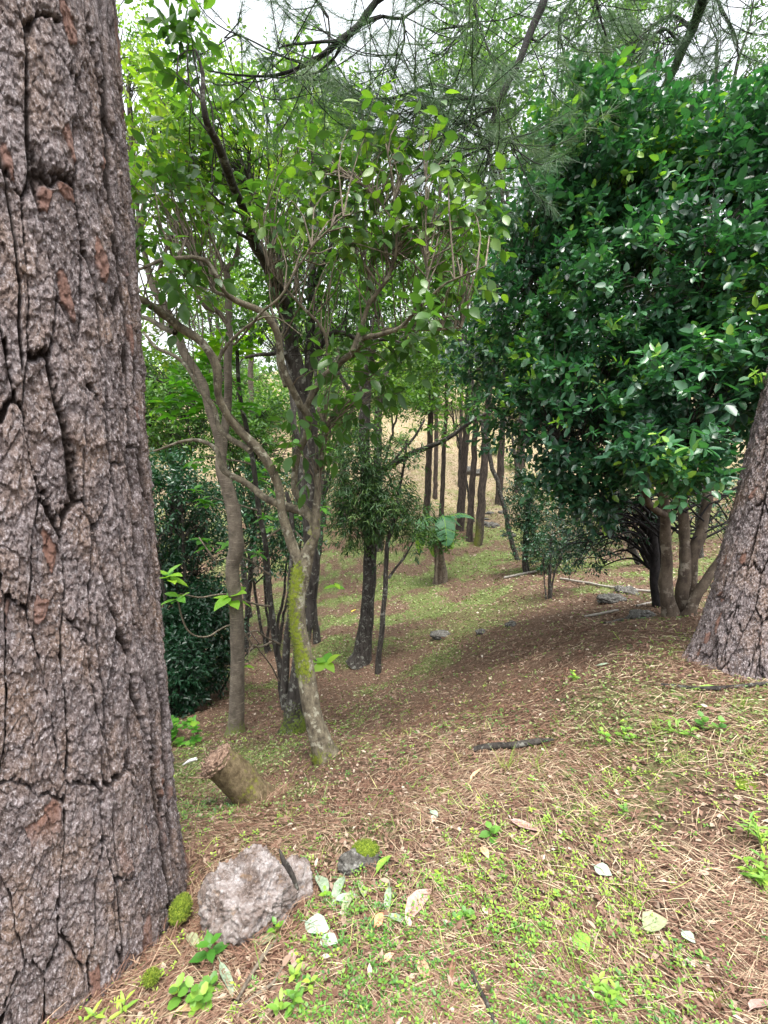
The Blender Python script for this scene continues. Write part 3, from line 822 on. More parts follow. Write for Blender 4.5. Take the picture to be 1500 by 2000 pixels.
sprays(gl, gt, P, D * .5 + np.array([0, 0, .6]) + RNG.normal(size=P.shape) * .5, .22, 6, .10, .045, LEAF_MID, droop=.35, up=.8, tint=np.clip((P[:, 2] - 2) / 4 + RNG.normal(size=len(P)) * .2, 0, 1))
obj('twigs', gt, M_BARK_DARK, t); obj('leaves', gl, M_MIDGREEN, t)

# ------------------------------------------------------------------ pale smooth-barked tree
b3 = hit(461, 1430); Y3 = b3[1]
t = thing('broadleaf_tree', 'pale smooth trunked tree with faint ring marks standing left of the mossy tree', 'tree', b3)
def moss_p(V, D):
    return np.clip((1 - sstep(b3[2] + .02, b3[2] + .35, V[:, 2])) * .8, 0, 1)
g = Geo(); P, R = path([(459, 1442, Y3, 24), (462, 1405, Y3, 15), (465, 1300, Y3, 13.5), (461, 1180, Y3, 13), (455, 1115, Y3, 13), (463, 1065, Y3, 15), (457, 1000, Y3, 13.5), (444, 950, Y3, 12), (431, 915, Y3, 10.5), (436, 860, Y3 + .1, 8.5), (445, 785, Y3 + .2, 8), (447, 700, Y3 + .2, 7.5), (448, 620, Y3 + .3, 7), (445, 550, Y3 + .3, 6.5), (438, 520, Y3 + .3, 6)])
tube(g, P, R, k=22, step=.05, rough=.05, seed=19, wob=.03, moss=moss_p); obj('trunk', g, M_BARK_PALE, t, smooth=True)
SD = [P]
limbset([[(440, 530, Y3 + .3, 8), (464, 495, Y3 + .3, 6), (471, 440, Y3 + .3, 5), (490, 380, Y3 + .3, 3), (500, 300, Y3 + .3, 1.6)],
         [(438, 525, Y3 + .3, 6), (420, 477, Y3 + .3, 5), (400, 420, Y3 + .3, 4), (380, 340, Y3 + .3, 2)],
         [(434, 925, Y3, 12), (424, 850, Y3, 10), (400, 765, Y3, 9.5), (379, 725, Y3, 10), (356, 690, Y3, 11), (345, 650, Y3, 11), (334, 620, Y3, 11), (318, 590, Y3, 10), (301, 560, Y3, 9), (285, 500, Y3, 7), (270, 420, Y3 - .1, 5), (262, 330, Y3 - .2, 3)],
         [(446, 640, Y3 + .3, 6), (425, 610, Y3 + .2, 6), (405, 602, Y3 + .1, 5), (380, 560, Y3, 3)],
         [(300, 560, Y3, 5), (330, 480, Y3, 4), (360, 400, Y3, 2.5), (370, 330, Y3, 1.5)]],
        k=12, step=.06, wob=.05, rs=.78, name='limb', mat=M_BARK_PALE, parent=t, collect=SD, moss=moss_p)
S = np.vstack(SD); S = S[S[:, 2] > at(600, 650, Y3)[2]]
gl, gt = Geo(), Geo()
P, D = blobs([(300, 250, Y3, 90, 110, .9), (390, 330, Y3, 90, 90, .9), (480, 330, Y3, 90, 90, .9), (330, 420, Y3, 90, 70, .8), (290, 650, Y3 + .5, 50, 70, .6), (400, 560, Y3 + .8, 80, 60, .6)], 750, lo=.2, gap=.4)
link_twigs(gt, P, S, r=.004, sag=.08, maxlen=3, frac=.4)
sprays(gl, gt, P, D * .5 + np.array([0, 0, .6]) + RNG.normal(size=P.shape) * .5, .22, 6, .09, .045, LEAF_MID, droop=.3, tint=np.clip(.65 + RNG.normal(size=len(P)) * .25, 0, 1))
obj('twigs', gt, M_BARK_TWIG, t); obj('leaves', gl, M_YELLOWGREEN, t)

# ------------------------------------------------------------------ thin sapling crossing between them
b4 = hit(556, 1388); Y4 = b4[1] + .1
t = thing('sapling', 'thin dark sapling by the pale trunk with big bright leaves on bare twigs', 'sapling', b4)
SD = []
limbset([[(556, 1395, Y4, 7), (548, 1320, Y4, 6.5), (537, 1251, Y4, 6.2), (523, 1137, Y4, 5.8), (516, 1050, Y4, 5.5), (505, 995, Y4, 5), (494, 905, Y4, 5), (484, 845, Y4, 4.6), (469, 764, Y4, 4.2), (466, 700, Y4, 3.5), (462, 650, Y4, 2.5)]], k=10, step=.05, wob=.04, name='trunk', mat=M_BARK_DARK, parent=t, collect=SD)
tw = [[(537, 1251, Y4, 2.2), (500, 1262, Y4 - .3, 2), (455, 1222, Y4 - .6, 1.8), (405, 1242, Y4 - .9, 1.7), (365, 1228, Y4 - 1.1, 1.6), (345, 1175, Y4 - 1.3, 1.4)],
      [(530, 1182, Y4, 2.2), (490, 1178, Y4 - .3, 2), (450, 1158, Y4 - .5, 1.8), (400, 1168, Y4 - .9, 1.6), (355, 1160, Y4 - 1.2, 1.4)],
      [(525, 1120, Y4, 2), (470, 1088, Y4 - .3, 1.7), (420, 1093, Y4 - .6, 1.5), (385, 1050, Y4 - .7, 1.2)],
      [(545, 1260, Y4, 2), (500, 1232, Y4 - .5, 1.6), (470, 1240, Y4 - .8, 1.3), (455, 1180, Y4 - 1.0, 1)],
      [(552, 1255, Y4, 1.8), (590, 1262, Y4 - .5, 1.5), (620, 1290, Y4 - .9, 1.2)],
      [(545, 1330, Y4, 1.6), (500, 1262, Y4 - .6, 1.3), (480, 1290, Y4 - .8, 1)],
      [(469, 764, Y4, 2.5), (440, 720, Y4 - .1, 2), (400, 700, Y4 - .2, 1.4)],
      [(484, 845, Y4, 2.2), (440, 800, Y4 - .2, 1.8), (380, 760, Y4 - .4, 1.3)],
      [(494, 905, Y4, 2.2), (450, 900, Y4 - .2, 1.8), (400, 890, Y4 - .4, 1.3)],
      [(505, 995, Y4, 2), (460, 985, Y4 - .2, 1.6), (420, 975, Y4 - .3, 1.2)],
      [(516, 1050, Y4, 2), (560, 1030, Y4 - .1, 1.6), (600, 1060, Y4 - .2, 1.2)]]
limbset(tw, k=6, step=.05, wob=.05, name='twig', mat=M_BARK_TWIG, parent=t, collect=SD)
gl = Geo(); gt = Geo()
def rosette(g, px, py, Y, n, L, W, tm=LEAF_HUGE, el=.25, tint=.6, gt=None, stem=None):
    """a whorl of leaves round a shoot tip"""
    c = at(px, py, Y)
    a = np.arange(n) * 2.4 + RNG.uniform(0, 6)
    e = el + RNG.normal(size=n) * .25 - .3 * (np.arange(n) % 2)
    ax = np.stack([np.cos(a) * np.cos(e), np.sin(a) * np.cos(e), np.sin(e)], 1)
    nm = np.tile([0, 0, 1.], (n, 1)) - ax * .3 + RNG.normal(size=(n, 3)) * .2
    leaves(g, np.tile(c, (n, 1)) - np.array([0, 0, .01]) * np.arange(n)[:, None], ax, nm, L * RNG.uniform(.7, 1.1, n), W * RNG.uniform(.8, 1.1, n), tm, np.clip(tint + RNG.normal(size=n) * .15, 0, 1))
for px, py, Y, n, L in [(450, 1160, Y4 - .9, 9, .30), (330, 1120, Y4 - 1.3, 8, .24), (348, 1165, Y4 - 1.3, 6, .19), (478, 1300, Y4 - .8, 3, .17), (636, 1292, Y4 - .9, 6, .25), (655, 1142, Y4, 5, .16)]:
    rosette(gl, px, py, Y, n, L, L * .5, tint=.75)
for k in range(20):
    rosette(gl, RNG.uniform(395, 500), RNG.uniform(635, 700), Y4 + RNG.uniform(-.3, .3), 6, .19, .11, tint=.9)
for k in range(34):
    rosette(gl, RNG.uniform(320, 510), RNG.uniform(700, 810), Y4 + RNG.uniform(-.4, .3), 6, .23, .10, tint=.35)
for k in range(26):
    rosette(gl, RNG.uniform(370, 640), RNG.uniform(860, 1080), Y4 + RNG.uniform(-.3, .8), 6, .19, .085, tint=.3)
obj('leaves', gl, M_BRIGHT, t, smooth=True)
# ------------------------------------------------------------------ glossy evergreen tree on the right
b5 = hit(1325, 1207); Y5 = b5[1]
t = thing('evergreen_tree', 'bushy evergreen tree with small glossy dark green leaves and several brown stems', 'tree', b5)
SD = []
limbset([[(1312, 1215, Y5, 24), (1306, 1160, Y5, 19), (1302, 1100, Y5, 15), (1298, 1000, Y5 - .1, 13), (1280, 900, Y5 - .2, 11), (1240, 780, Y5 - .2, 8), (1190, 640, Y5 - .1, 5), (1150, 480, Y5, 3)],
         [(1330, 1215, Y5 + .05, 22), (1336, 1130, Y5 + .1, 16), (1338, 1060, Y5 + .2, 14), (1335, 960, Y5 + .2, 12), (1320, 800, Y5 + .2, 9), (1280, 600, Y5 + .3, 6), (1260, 380, Y5 + .3, 3)],
         [(1345, 1205, Y5 + .1, 18), (1350, 1110, Y5 + .15, 17), (1366, 1040, Y5 + .2, 15), (1385, 940, Y5 + .3, 13), (1400, 800, Y5 + .4, 10), (1420, 600, Y5 + .5, 7), (1430, 400, Y5 + .5, 4)],
         [(1336, 1212, Y5 - .1, 17), (1358, 1170, Y5 - .1, 13), (1395, 1110, Y5 - .1, 12), (1435, 1050, Y5 - .1, 11), (1475, 980, Y5 - .2, 10), (1520, 880, Y5 - .3, 8), (1560, 700, Y5 - .4, 5)]],
        k=18, step=.05, wob=.06, rough=.12, rs=.68, name='stem', mat=M_BARK_GLOSSY, parent=t, collect=SD)
limbset([[(1298, 1010, Y5 - .1, 7), (1255, 960, Y5 - .5, 6), (1200, 920, Y5 - .8, 4), (1140, 880, Y5 - .8, 2.5), (1090, 860, Y5 - .8, 1.5)],
         [(1285, 900, Y5 - .2, 7), (1200, 840, Y5, 6), (1120, 790, Y5 + .3, 4), (1040, 760, Y5 + .6, 3), (980, 740, Y5 + .8, 2)],
         [(1335, 960, Y5 + .2, 7), (1345, 900, Y5 - .5, 6), (1350, 880, Y5 - 1.0, 4), (1345, 860, Y5 - 1.4, 3)],
         [(1250, 800, Y5 - .2, 6), (1160, 700, Y5 - .1, 5), (1080, 620, Y5, 4), (1010, 560, Y5, 2)],
         [(1280, 600, Y5 + .3, 6), (1200, 450, Y5 + .3, 5), (1130, 320, Y5 + .3, 4), (1090, 220, Y5 + .3, 2)],
         [(1400, 800, Y5 + .4, 7), (1440, 650, Y5, 6), (1460, 480, Y5 - .3, 4), (1480, 300, Y5 - .4, 2)],
         [(1320, 800, Y5 + .2, 6), (1350, 700, Y5 - .6, 5), (1370, 600, Y5 - 1.1, 3), (1380, 520, Y5 - 1.3, 2)]],
        k=9, step=.07, wob=.08, name='limb', mat=M_BARK_GLOSSY, parent=t, collect=SD)
S = np.vstack(SD); S = S[S[:, 2] > at(1300, 1000, Y5)[2]]
BL = [(1170, 310, 5.0, 120, 110, .8), (1110, 235, 5.0, 60, 60, .5), (1300, 330, 5.0, 130, 90, .8), (1430, 310, 4.6, 120, 90, .8), (1200, 400, 5.2, 200, 150, .9), (1400, 430, 4.5, 160, 140, .8),
      (1060, 440, 5.2, 95, 130, .7), (1080, 580, 5.0, 150, 120, .8), (1280, 570, 4.3, 170, 130, .8), (1450, 620, 4.0, 140, 120, .7), (1000, 690, 5.4, 115, 95, .7),
      (1180, 720, 4.6, 170, 120, .8), (1370, 760, 3.7, 150, 90, .55), (1040, 820, 5.0, 130, 80, .6), (1190, 850, 4.2, 150, 80, .5), (1330, 880, 3.4, 120, 65, .35),
      (1120, 930, 4.4, 90, 50, .4), (1360, 945, 3.2, 55, 45, .2), (1150, 980, 4.2, 55, 40, .25), (1480, 800, 4.2, 80, 70, .5), (1550, 450, 4.5, 100, 250, .8), (1190, 190, 5.2, 50, 45, .3), (1470, 230, 5.0, 70, 40, .4)]
gl, gt = Geo(), Geo()
P, D = blobs(BL, 8200, lo=.3, gap=.365, gscale=2.2)
outw = nrm(D * .9 + np.array([0, -.15, .35]) + RNG.normal(size=P.shape) * .35)
link_twigs(gt, P, S, r=.004, sag=.05, maxlen=2.5, frac=.2)
young = (RNG.uniform(size=len(P)) < .02)
tn = np.where(young, 1.0, np.clip(fbm(P[:, 0] * 2.6, P[:, 1] * 2.6, P[:, 2] * 2.6, 2, 88) * 1.5 - .33 + RNG.normal(size=len(P)) * .14 + .16 * sstep(3.2, 4.6, P[:, 2]), 0, .84))  # tint rises with height: backlight on the upper crown put into leaf colour
ls = (RNG.uniform(.75, 1.25, len(P)) * .088)[:, None]
sprays(gl, gt, P, outw, RNG.uniform(.10, .2, len(P)), 8, ls, ls * .56, LEAF_MID, droop=.1, spread=.9, up=.9, tint=tn, tr=.0018)
obj('twigs', gt, M_BARK_DARK, t); obj('leaves', gl, M_GLOSSY, t, smooth=True)
# bare lower twigs
g = Geo()
for k in range(46):
    x0 = RNG.uniform(1280, 1400); y0 = RNG.uniform(960, 1060); sx = RNG.choice([-1, 1], p=[.65, .35]); d = RNG.uniform(60, 170)
    yy = Y5 + RNG.uniform(0, 1.4)
    P_, R_ = path([(x0, y0, yy, 2.2), (x0 + sx * d * .4, y0 - RNG.uniform(10, 50), yy, 1.6), (x0 + sx * d * .75, y0 - 20 + RNG.uniform(-20, 30), yy + .1, 1.1), (x0 + sx * d, y0 + RNG.uniform(0, 70), yy + .2, .6)])
    tube(g, P_, R_, k=4, step=.08, rough=0, wob=.12, seed=k, cap=False)
obj('dead_twigs', g, M_BARK_BRANCH, t)

# darker companion tree behind its left side
b6 = hit(1284, 1192); Y6 = b6[1] + .3
t = thing('evergreen_tree', 'slim dark stemmed tree with arching bare twigs behind the bushy evergreen', 'tree', b6)
SD = []
limbset([[(1286, 1196, Y6, 11), (1280, 1120, Y6, 9), (1274, 1040, Y6, 8), (1262, 960, Y6, 6), (1240, 850, Y6, 4)], [(1292, 1190, Y6, 9), (1296, 1120, Y6 + .1, 7), (1286, 1060, Y6 + .1, 5), (1290, 960, Y6 + .1, 3)]], k=10, name='stem', mat=M_BARK_BRANCH, parent=t, collect=SD)
tw = []
for k in range(22):
    y0 = RNG.uniform(1010, 1130); d = RNG.uniform(60, 160); e = RNG.uniform(20, 70)
    tw.append([(1278, y0, Y6, 3), (1278 - d * .4, y0 - e, Y6 + RNG.uniform(-.3, .3), 2.2), (1278 - d * .8, y0 - e * .9, Y6 + RNG.uniform(-.5, .5), 1.4), (1278 - d * 1.2, y0 - e * .5, Y6 + RNG.uniform(-.6, .6), .8)])
limbset(tw, k=5, wob=.1, name='twigs', mat=M_BARK_BRANCH, parent=t, collect=SD, join=True)
gl = Geo(); gt = Geo()
P, D = blobs([(1190, 1010, Y6 + .3, 90, 50, .6), (1140, 1050, Y6 + .4, 60, 50, .6), (1240, 960, Y6 + .5, 100, 60, .6), (1400, 980, Y6 + 1, 120, 60, .7), (1130, 1090, Y6 + .6, 45, 30, .4)], 750, lo=.1)
sprays(gl, gt, P, D + np.array([0, 0, .3]), .15, 7, .065, .032, LEAF_MID, tint=RNG.uniform(0, .5, len(P)))
obj('leaves', gl, M_DARKLEAF, t)
obj('fine_twigs', gt, M_BARK_BRANCH, t)

# ------------------------------------------------------------------ generic small leafy things
def leafy(name, label, cat, base, trunks, blist, n, L, W, mat, bark, group=None, nl=7, tm=LEAF_MID, gap=.35, tint=(0, 1), tw=.2, droop=.2, up=.8, lo=.2, frac=.3, gscale=1.6, k=9, join=None, trunk_name='trunk', tr=.003, rough=.08):
    t = thing(name, label, cat, base, group)
    SD = []
    if trunks:
        limbset(trunks[:1], k=k + 3, step=.1, wob=.04, name=trunk_name, mat=bark, parent=t, collect=SD, rough=rough)
        if len(trunks) > 1:
            limbset(trunks[1:], k=k, step=.12, wob=.06, name='limb', mat=bark, parent=t, collect=SD)
    if blist:
        gl, gt = Geo(), Geo()
        P, D = blobs(blist, n, lo=lo, gap=gap, gscale=gscale, seed=len(label))
        if SD:
            link_twigs(gt, P, np.vstack(SD), r=tr, sag=.08, maxlen=4, frac=frac)
        tn = RNG.uniform(tint[0], tint[1], len(P))
        sprays(gl, gt if frac > 0 else None, P, D * .6 + np.array([0, 0, .4]) + RNG.normal(size=P.shape) * .4, tw, nl, L, W, tm, droop=droop, up=up, tint=tn, tr=tr * .6)
        if gt.n: obj('twigs', gt, bark, t)
        obj('leaves', gl, mat, t)
    return t

# dark trunk in the hollow hung with narrow-leaved climber
c = hit(708, 1292); Yc = c[1]
VINE_TREE = leafy('broadleaf_tree', 'dark crooked trunk in the hollow, hung with a curtain of narrow leaves', 'tree', c,
      [[(700, 1300, Yc, 26), (708, 1275, Yc, 18), (713, 1230, Yc, 14), (718, 1180, Yc, 13), (722, 1110, Yc, 12.5), (722, 1060, Yc, 13), (718, 1000, Yc, 11.5), (715, 930, Yc, 11.5), (712, 860, Yc, 10.5), (716, 780, Yc, 9), (725, 700, Yc, 8), (735, 620, Yc, 6), (745, 540, Yc, 4)],
       [(716, 925, Yc, 7), (757, 912, Yc, 6), (800, 887, Yc - .1, 6), (845, 870, Yc - .2, 5), (900, 838, Yc - .3, 4), (960, 800, Yc - .4, 3)],
       [(760, 910, Yc, 3), (800, 865, Yc, 2.6), (830, 820, Yc, 2)],
       [(716, 800, Yc, 5), (680, 760, Yc, 4), (650, 700, Yc, 3)], [(722, 720, Yc, 4), (780, 690, Yc, 3), (820, 640, Yc, 2)]],
      [(700, 900, Yc - .3, 70, 60, .5), (720, 980, Yc - .4, 70, 70, .5), (760, 1000, Yc - .3, 60, 60, .5), (690, 1040, Yc - .3, 40, 40, .4), (680, 960, Yc - .3, 50, 70, .4), (760, 1070, Yc - .3, 40, 30, .3)],
      1000, .11, .022, M_NARROW, M_BARK_DARK, nl=8, droop=.9, tw=.25, gap=.3, lo=.1, up=.3)
gl, gt = Geo(), Geo()
P, D = blobs([(760, 760, Yc, 110, 50, .9), (840, 800, Yc, 90, 60, .8), (700, 620, Yc, 90, 70, .8), (800, 560, Yc, 110, 90, .9), (840, 700, Yc, 80, 50, .7), (680, 820, Yc, 60, 40, .6), (790, 480, Yc, 100, 60, .8)], 1100, lo=.2, gap=.4)
sprays(gl, gt, P, D * .5 + np.array([0, 0, .4]), .25, 6, .11, .055, LEAF_MID, tint=RNG.uniform(0, .9, len(P)))
obj('crown', gl, M_MIDGREEN, VINE_TREE); obj('crown_twigs', gt, M_BARK_DARK, VINE_TREE)

c = hit(737, 1314); Yc = c[1]
leafy('sapling', 'slender straight sapling just right of the dark crooked trunk', 'sapling', c,
      [[(737, 1318, Yc, 6.5), (742, 1270, Yc, 5.5), (746, 1220, Yc, 5.2), (752, 1150, Yc, 4.8), (756, 1060, Yc, 4.4), (770, 1010, Yc, 3.4), (785, 930, Yc, 2.8), (795, 860, Yc, 2)],
       [(757, 1130, Yc, 3), (772, 1110, Yc, 2.4), (790, 1090, Yc, 2.2), (806, 1062, Yc, 1.6)]],
      [(800, 1010, Yc, 50, 35, .3), (810, 1060, Yc, 30, 20, .2), (790, 900, Yc, 30, 40, .3)], 130, .10, .03, M_NARROW, M_BARK_DARK, droop=.5)

# shrubs right of the pines
c = hit(1030, 1118); Yc = c[1]
leafy('shrub', 'dark round leafy shrub in the hollow between the far pines and the bushy evergreen', 'shrub', c,
      [[(1029, 1125, Yc, 7), (1026, 1080, Yc, 6), (1030, 1020, Yc, 5), (1040, 960, Yc, 3)]],
      [(1050, 960, Yc, 65, 45, .8), (1060, 1030, Yc, 75, 50, .8), (1020, 1000, Yc, 30, 50, .6), (1080, 1080, Yc - .5, 60, 40, .7)], 1100, .09, .045, M_DARKLEAF, M_BARK_DARK, tint=(0, .8), gap=.34)
c = hit(1075, 1170); Yc = c[1]
leafy('sapling', 'small twiggy three stemmed bush in front of the dark round shrub', 'shrub', c,
      [[(1073, 1175, Yc, 4), (1075, 1140, Yc, 3.4), (1074, 1090, Yc, 2.6), (1078, 1040, Yc, 1.6)], [(1074, 1165, Yc, 2), (1085, 1120, Yc, 1.6), (1100, 1070, Yc, 1)], [(1066, 1170, Yc, 1.6), (1064, 1130, Yc, 1.3), (1060, 1080, Yc, 1)]],
      [(1080, 1080, Yc, 70, 25, .5), (1110, 1060, Yc, 70, 30, .5)], 200, .06, .03, M_DARKLEAF, M_BARK_DARK, tint=(0, .8), gap=0)

# ------------------------------------------------------------------ mid-distance pines
def needle_tuft(g, c, d, n, L, w, tint, droop=.25):
    """needles fanning forward from shoot tips c along d"""
    m = len(c)
    ax = d[:, None] * .9 + RNG.normal(size=(m, n, 3)) * .55
    ax[..., 2] -= droop
    ax = ax.reshape(-1, 3)
    pos = (c[:, None] - d[:, None] * RNG.uniform(0, .10, (m, n, 1))).reshape(-1, 3)
    leaves(g, pos, ax, rdir(len(ax)), L * RNG.uniform(.75, 1.1, len(ax)), w, NEEDLE, np.clip(np.repeat(tint, n) + RNG.normal(size=len(ax)) * .1, 0, 1))
def pine(base, px_top, label, r, h=17.0, crown0=.5, lean=(0, 0), group='pines standing in the hollow', ntuft=520, spread=2.6, stub=True, moss=0):
    b = np.array(base, float)
    t = thing('pine_tree', label, 'pine tree', b, group)
    g = Geo()
    P = np.array([b - [0, 0, .15], b + [lean[0] * .25, lean[1] * .25, h * .25], b + [lean[0] * .5, lean[1] * .5, h * .5], b + [lean[0], lean[1], h]])
    R = np.array([r * 1.3, r, r * .85, r * .15])
    mf = (lambda V, D: np.clip((1 - sstep(b[2] + .2, b[2] + 2.2, V[:, 2])) * moss * (.8 - D[:, 0] * .4), 0, 1))
    tube(g, P, R, k=14, step=.25, rough=.12, seed=int(b[0] * 10) % 50, wob=.08, moss=mf)
    obj('trunk', g, M_BARK_PINE, t, smooth=True)
    gb, gn = Geo(), Geo()
    nb = int(34 * (1 - crown0) * 1.6)
    for k in range(nb):
        s = crown0 + (1 - crown0) * (k / nb)
        p0 = P[0] + (P[3] - P[0]) * s
        a = k * 2.4 + RNG.uniform(-.4, .4)
        ln = spread * (1.15 - s) / (1.15 - crown0) * RNG.uniform(.6, 1.1)
        e = np.array([cos(a), sin(a), RNG.uniform(-.05, .35)]) * ln
        Pb, _ = tube(gb, [p0, p0 + e * .5 + [0, 0, -.05 * ln], p0 + e + [0, 0, .12 * ln]], [r * .22, r * .13, .01], k=5, step=.4, rough=0, cap=False)
        m = max(3, int(ntuft / nb))
        q = RNG.uniform(.3, 1, m)
        c = p0 + e * q[:, None] + RNG.normal(size=(m, 3)) * .28 * ln * .5
        d = nrm(e * .5 / ln + RNG.normal(size=(m, 3)) * .5 + [0, 0, .3])
        needle_tuft(gn, c, d, 18, .26, .014, RNG.uniform(.2, .9, m))
        prisms(gb, p0 + e * q[:, None] * .92, c, .012, .006)
    obj('branches', gb, M_BARK_PINE, t); obj('needles', gn, M_NEEDLE, t)
    return t
for (px, py), rpx, ln, lab, ms in [((832, 1022), 5.6, (.6, 0), 'leftmost grey pine trunk in the hollow, partly behind the banana plant', 0),
                               ((898, 1037), 6.6, (.7, 0), 'second pine trunk from the left of the close trio, behind the banana leaves', 0),
                               ((916, 1056), 5.2, (.6, 0), 'reddish middle pine trunk of the close trio in the hollow', 0),
                               ((934, 1064), 6.6, (.8, 0), 'nearest pine of the close trio, olive mossy foot', .8),
                               ((974, 985), 6, (.3, 0), 'short looking far grey pine trunk to the right of the trio, by a small stone', 0),
                               ((1012, 960), 7, (.5, 0), 'far pine trunk half hidden behind the dark round shrub', 0)]:
    c = hit(px, py); k = c[1] / FOC
    pine(c, None, lab, rpx * k, h=RNG.uniform(15, 18), lean=ln, moss=ms, crown0=.52)
c = hit(862, 1030); leafy('sapling', 'very thin straight reddish trunk between the leftmost pine and the trio', 'sapling', c,
    [[(861, 1034, c[1], 5), (864, 960, c[1], 4.5), (867, 880, c[1], 4.2), (872, 780, c[1], 3.5), (870, 680, c[1], 3)]], [(850, 760, c[1], 60, 50, 1.5), (880, 680, c[1], 60, 60, 1.5)], 260, .16, .08, M_MIDGREEN, M_BARK_PINE)

# ------------------------------------------------------------------ banana plant
c = hit(860, 1138); Yb = c[1]
t = thing('banana_plant', 'small banana plant with torn drooping leaves and a brown sheathed stem in the hollow', 'banana plant', c)
g = Geo(); P, R = path([(858, 1142, Yb, 13), (860, 1120, Yb, 11), (857, 1080, Yb, 9), (856, 1040, Yb, 8), (856, 1015, Yb, 5)])
tube(g, P, R, k=12, step=.06, rough=.15, seed=2); obj('stem', g, M_BARK_GLOSSY, t, smooth=True)
g = Geo(); P, R = path([(868, 1140, Yb - .1, 7), (866, 1110, Yb - .1, 6), (861, 1075, Yb - .1, 4)]); tube(g, P, R, k=8, step=.06, rough=.2, seed=3); obj('dry_sheath', g, M_BARK_TWIG, t, smooth=True)
def banana_leaf(pts, W, tint):
    """one blade split into ribs along a drooping midrib"""
    P, _ = catmull(*path([(a, b_, c_, 1) for a, b_, c_ in pts]), .03)
    n = len(P); T = nrm(np.gradient(P, axis=0))
    up = np.array([0, -.35, 1.0]); side = nrm(np.cross(T, up)); nm = np.cross(side, T)
    g = Geo()
    s = np.linspace(0, 1, n); w = W * np.sin(np.clip(s * 1.05 + .06, 0, 1) * pi) ** .55 * (s > .16)
    for sg in (-1, 1):
        for i in range(n - 1):
            if w[i] <= 0 or RNG.uniform() < .07: continue
            e = .12 * RNG.uniform(.5, 1.5) if RNG.uniform() < .2 else 0
            a, b_ = P[i], P[i + 1] - (T[i] * .004)
            oa = side[i] * sg * w[i] + T[i] * w[i] * .35 - np.abs(w[i]) * nm[i] * (.25 + e * 2)
            ob = side[i] * sg * w[i] + T[i] * w[i] * .35 - np.abs(w[i]) * nm[i] * .25
            g.add(np.array([a, b_, b_ + ob * .98, a + oa]), [np.array([[0, 1, 2, 3]])], tint=np.clip(tint + RNG.normal() * .08, 0, 1))
    tube(g, P, np.linspace(.012, .003, n), k=5, step=.1, rough=0, tint=1.0, cap=False)
    obj('leaf', g, M_BANANA, t)
for pts, W, ti in [([(856, 1020, Yb), (862, 1008, Yb - .2), (868, 1015, Yb - .5), (872, 1050, Yb - .8), (872, 1075, Yb - .9)], .24, .45),
                   ([(856, 1020, Yb), (845, 1010, Yb - .1), (835, 1012, Yb - .3), (822, 1022, Yb - .5), (812, 1045, Yb - .6)], .2, .4),
                   ([(856, 1020, Yb), (830, 1022, Yb), (822, 1045, Yb), (820, 1070, Yb), (821, 1090, Yb)], .14, .95),
                   ([(856, 1020, Yb), (880, 1008, Yb), (900, 1004, Yb), (918, 1008, Yb), (932, 1018, Yb)], .12, .45),
                   ([(856, 1020, Yb), (870, 1008, Yb + .2), (885, 1012, Yb + .3), (895, 1022, Yb + .4), (902, 1030, Yb + .4)], .14, .3),
                   ([(856, 1025, Yb), (845, 1040, Yb), (846, 1065, Yb), (849, 1095, Yb)], .12, .9),
                   ([(856, 1025, Yb), (870, 1040, Yb), (880, 1055, Yb), (884, 1078, Yb)], .16, .9),
                   ([(856, 1025, Yb), (840, 1030, Yb - .1), (815, 1038, Yb - .1), (800, 1052, Yb - .1)], .1, .6)]:
    banana_leaf(pts, W * 1.35, ti)

leafy('shrub', 'small leafy sprig bush growing against the banana plant', 'shrub', hit(852, 1141), [[(852, 1143, Yb - .3, 2.5), (853, 1100, Yb - .4, 2), (856, 1060, Yb - .4, 1.4)]],
      [(862, 1062, Yb - .5, 28, 18, .3), (835, 1050, Yb - .4, 22, 16, .3), (884, 1052, Yb - .3, 16, 12, .3)], 130, .12, .055, M_MIDGREEN, M_BARK_TWIG, tint=(0, .6), gap=0)
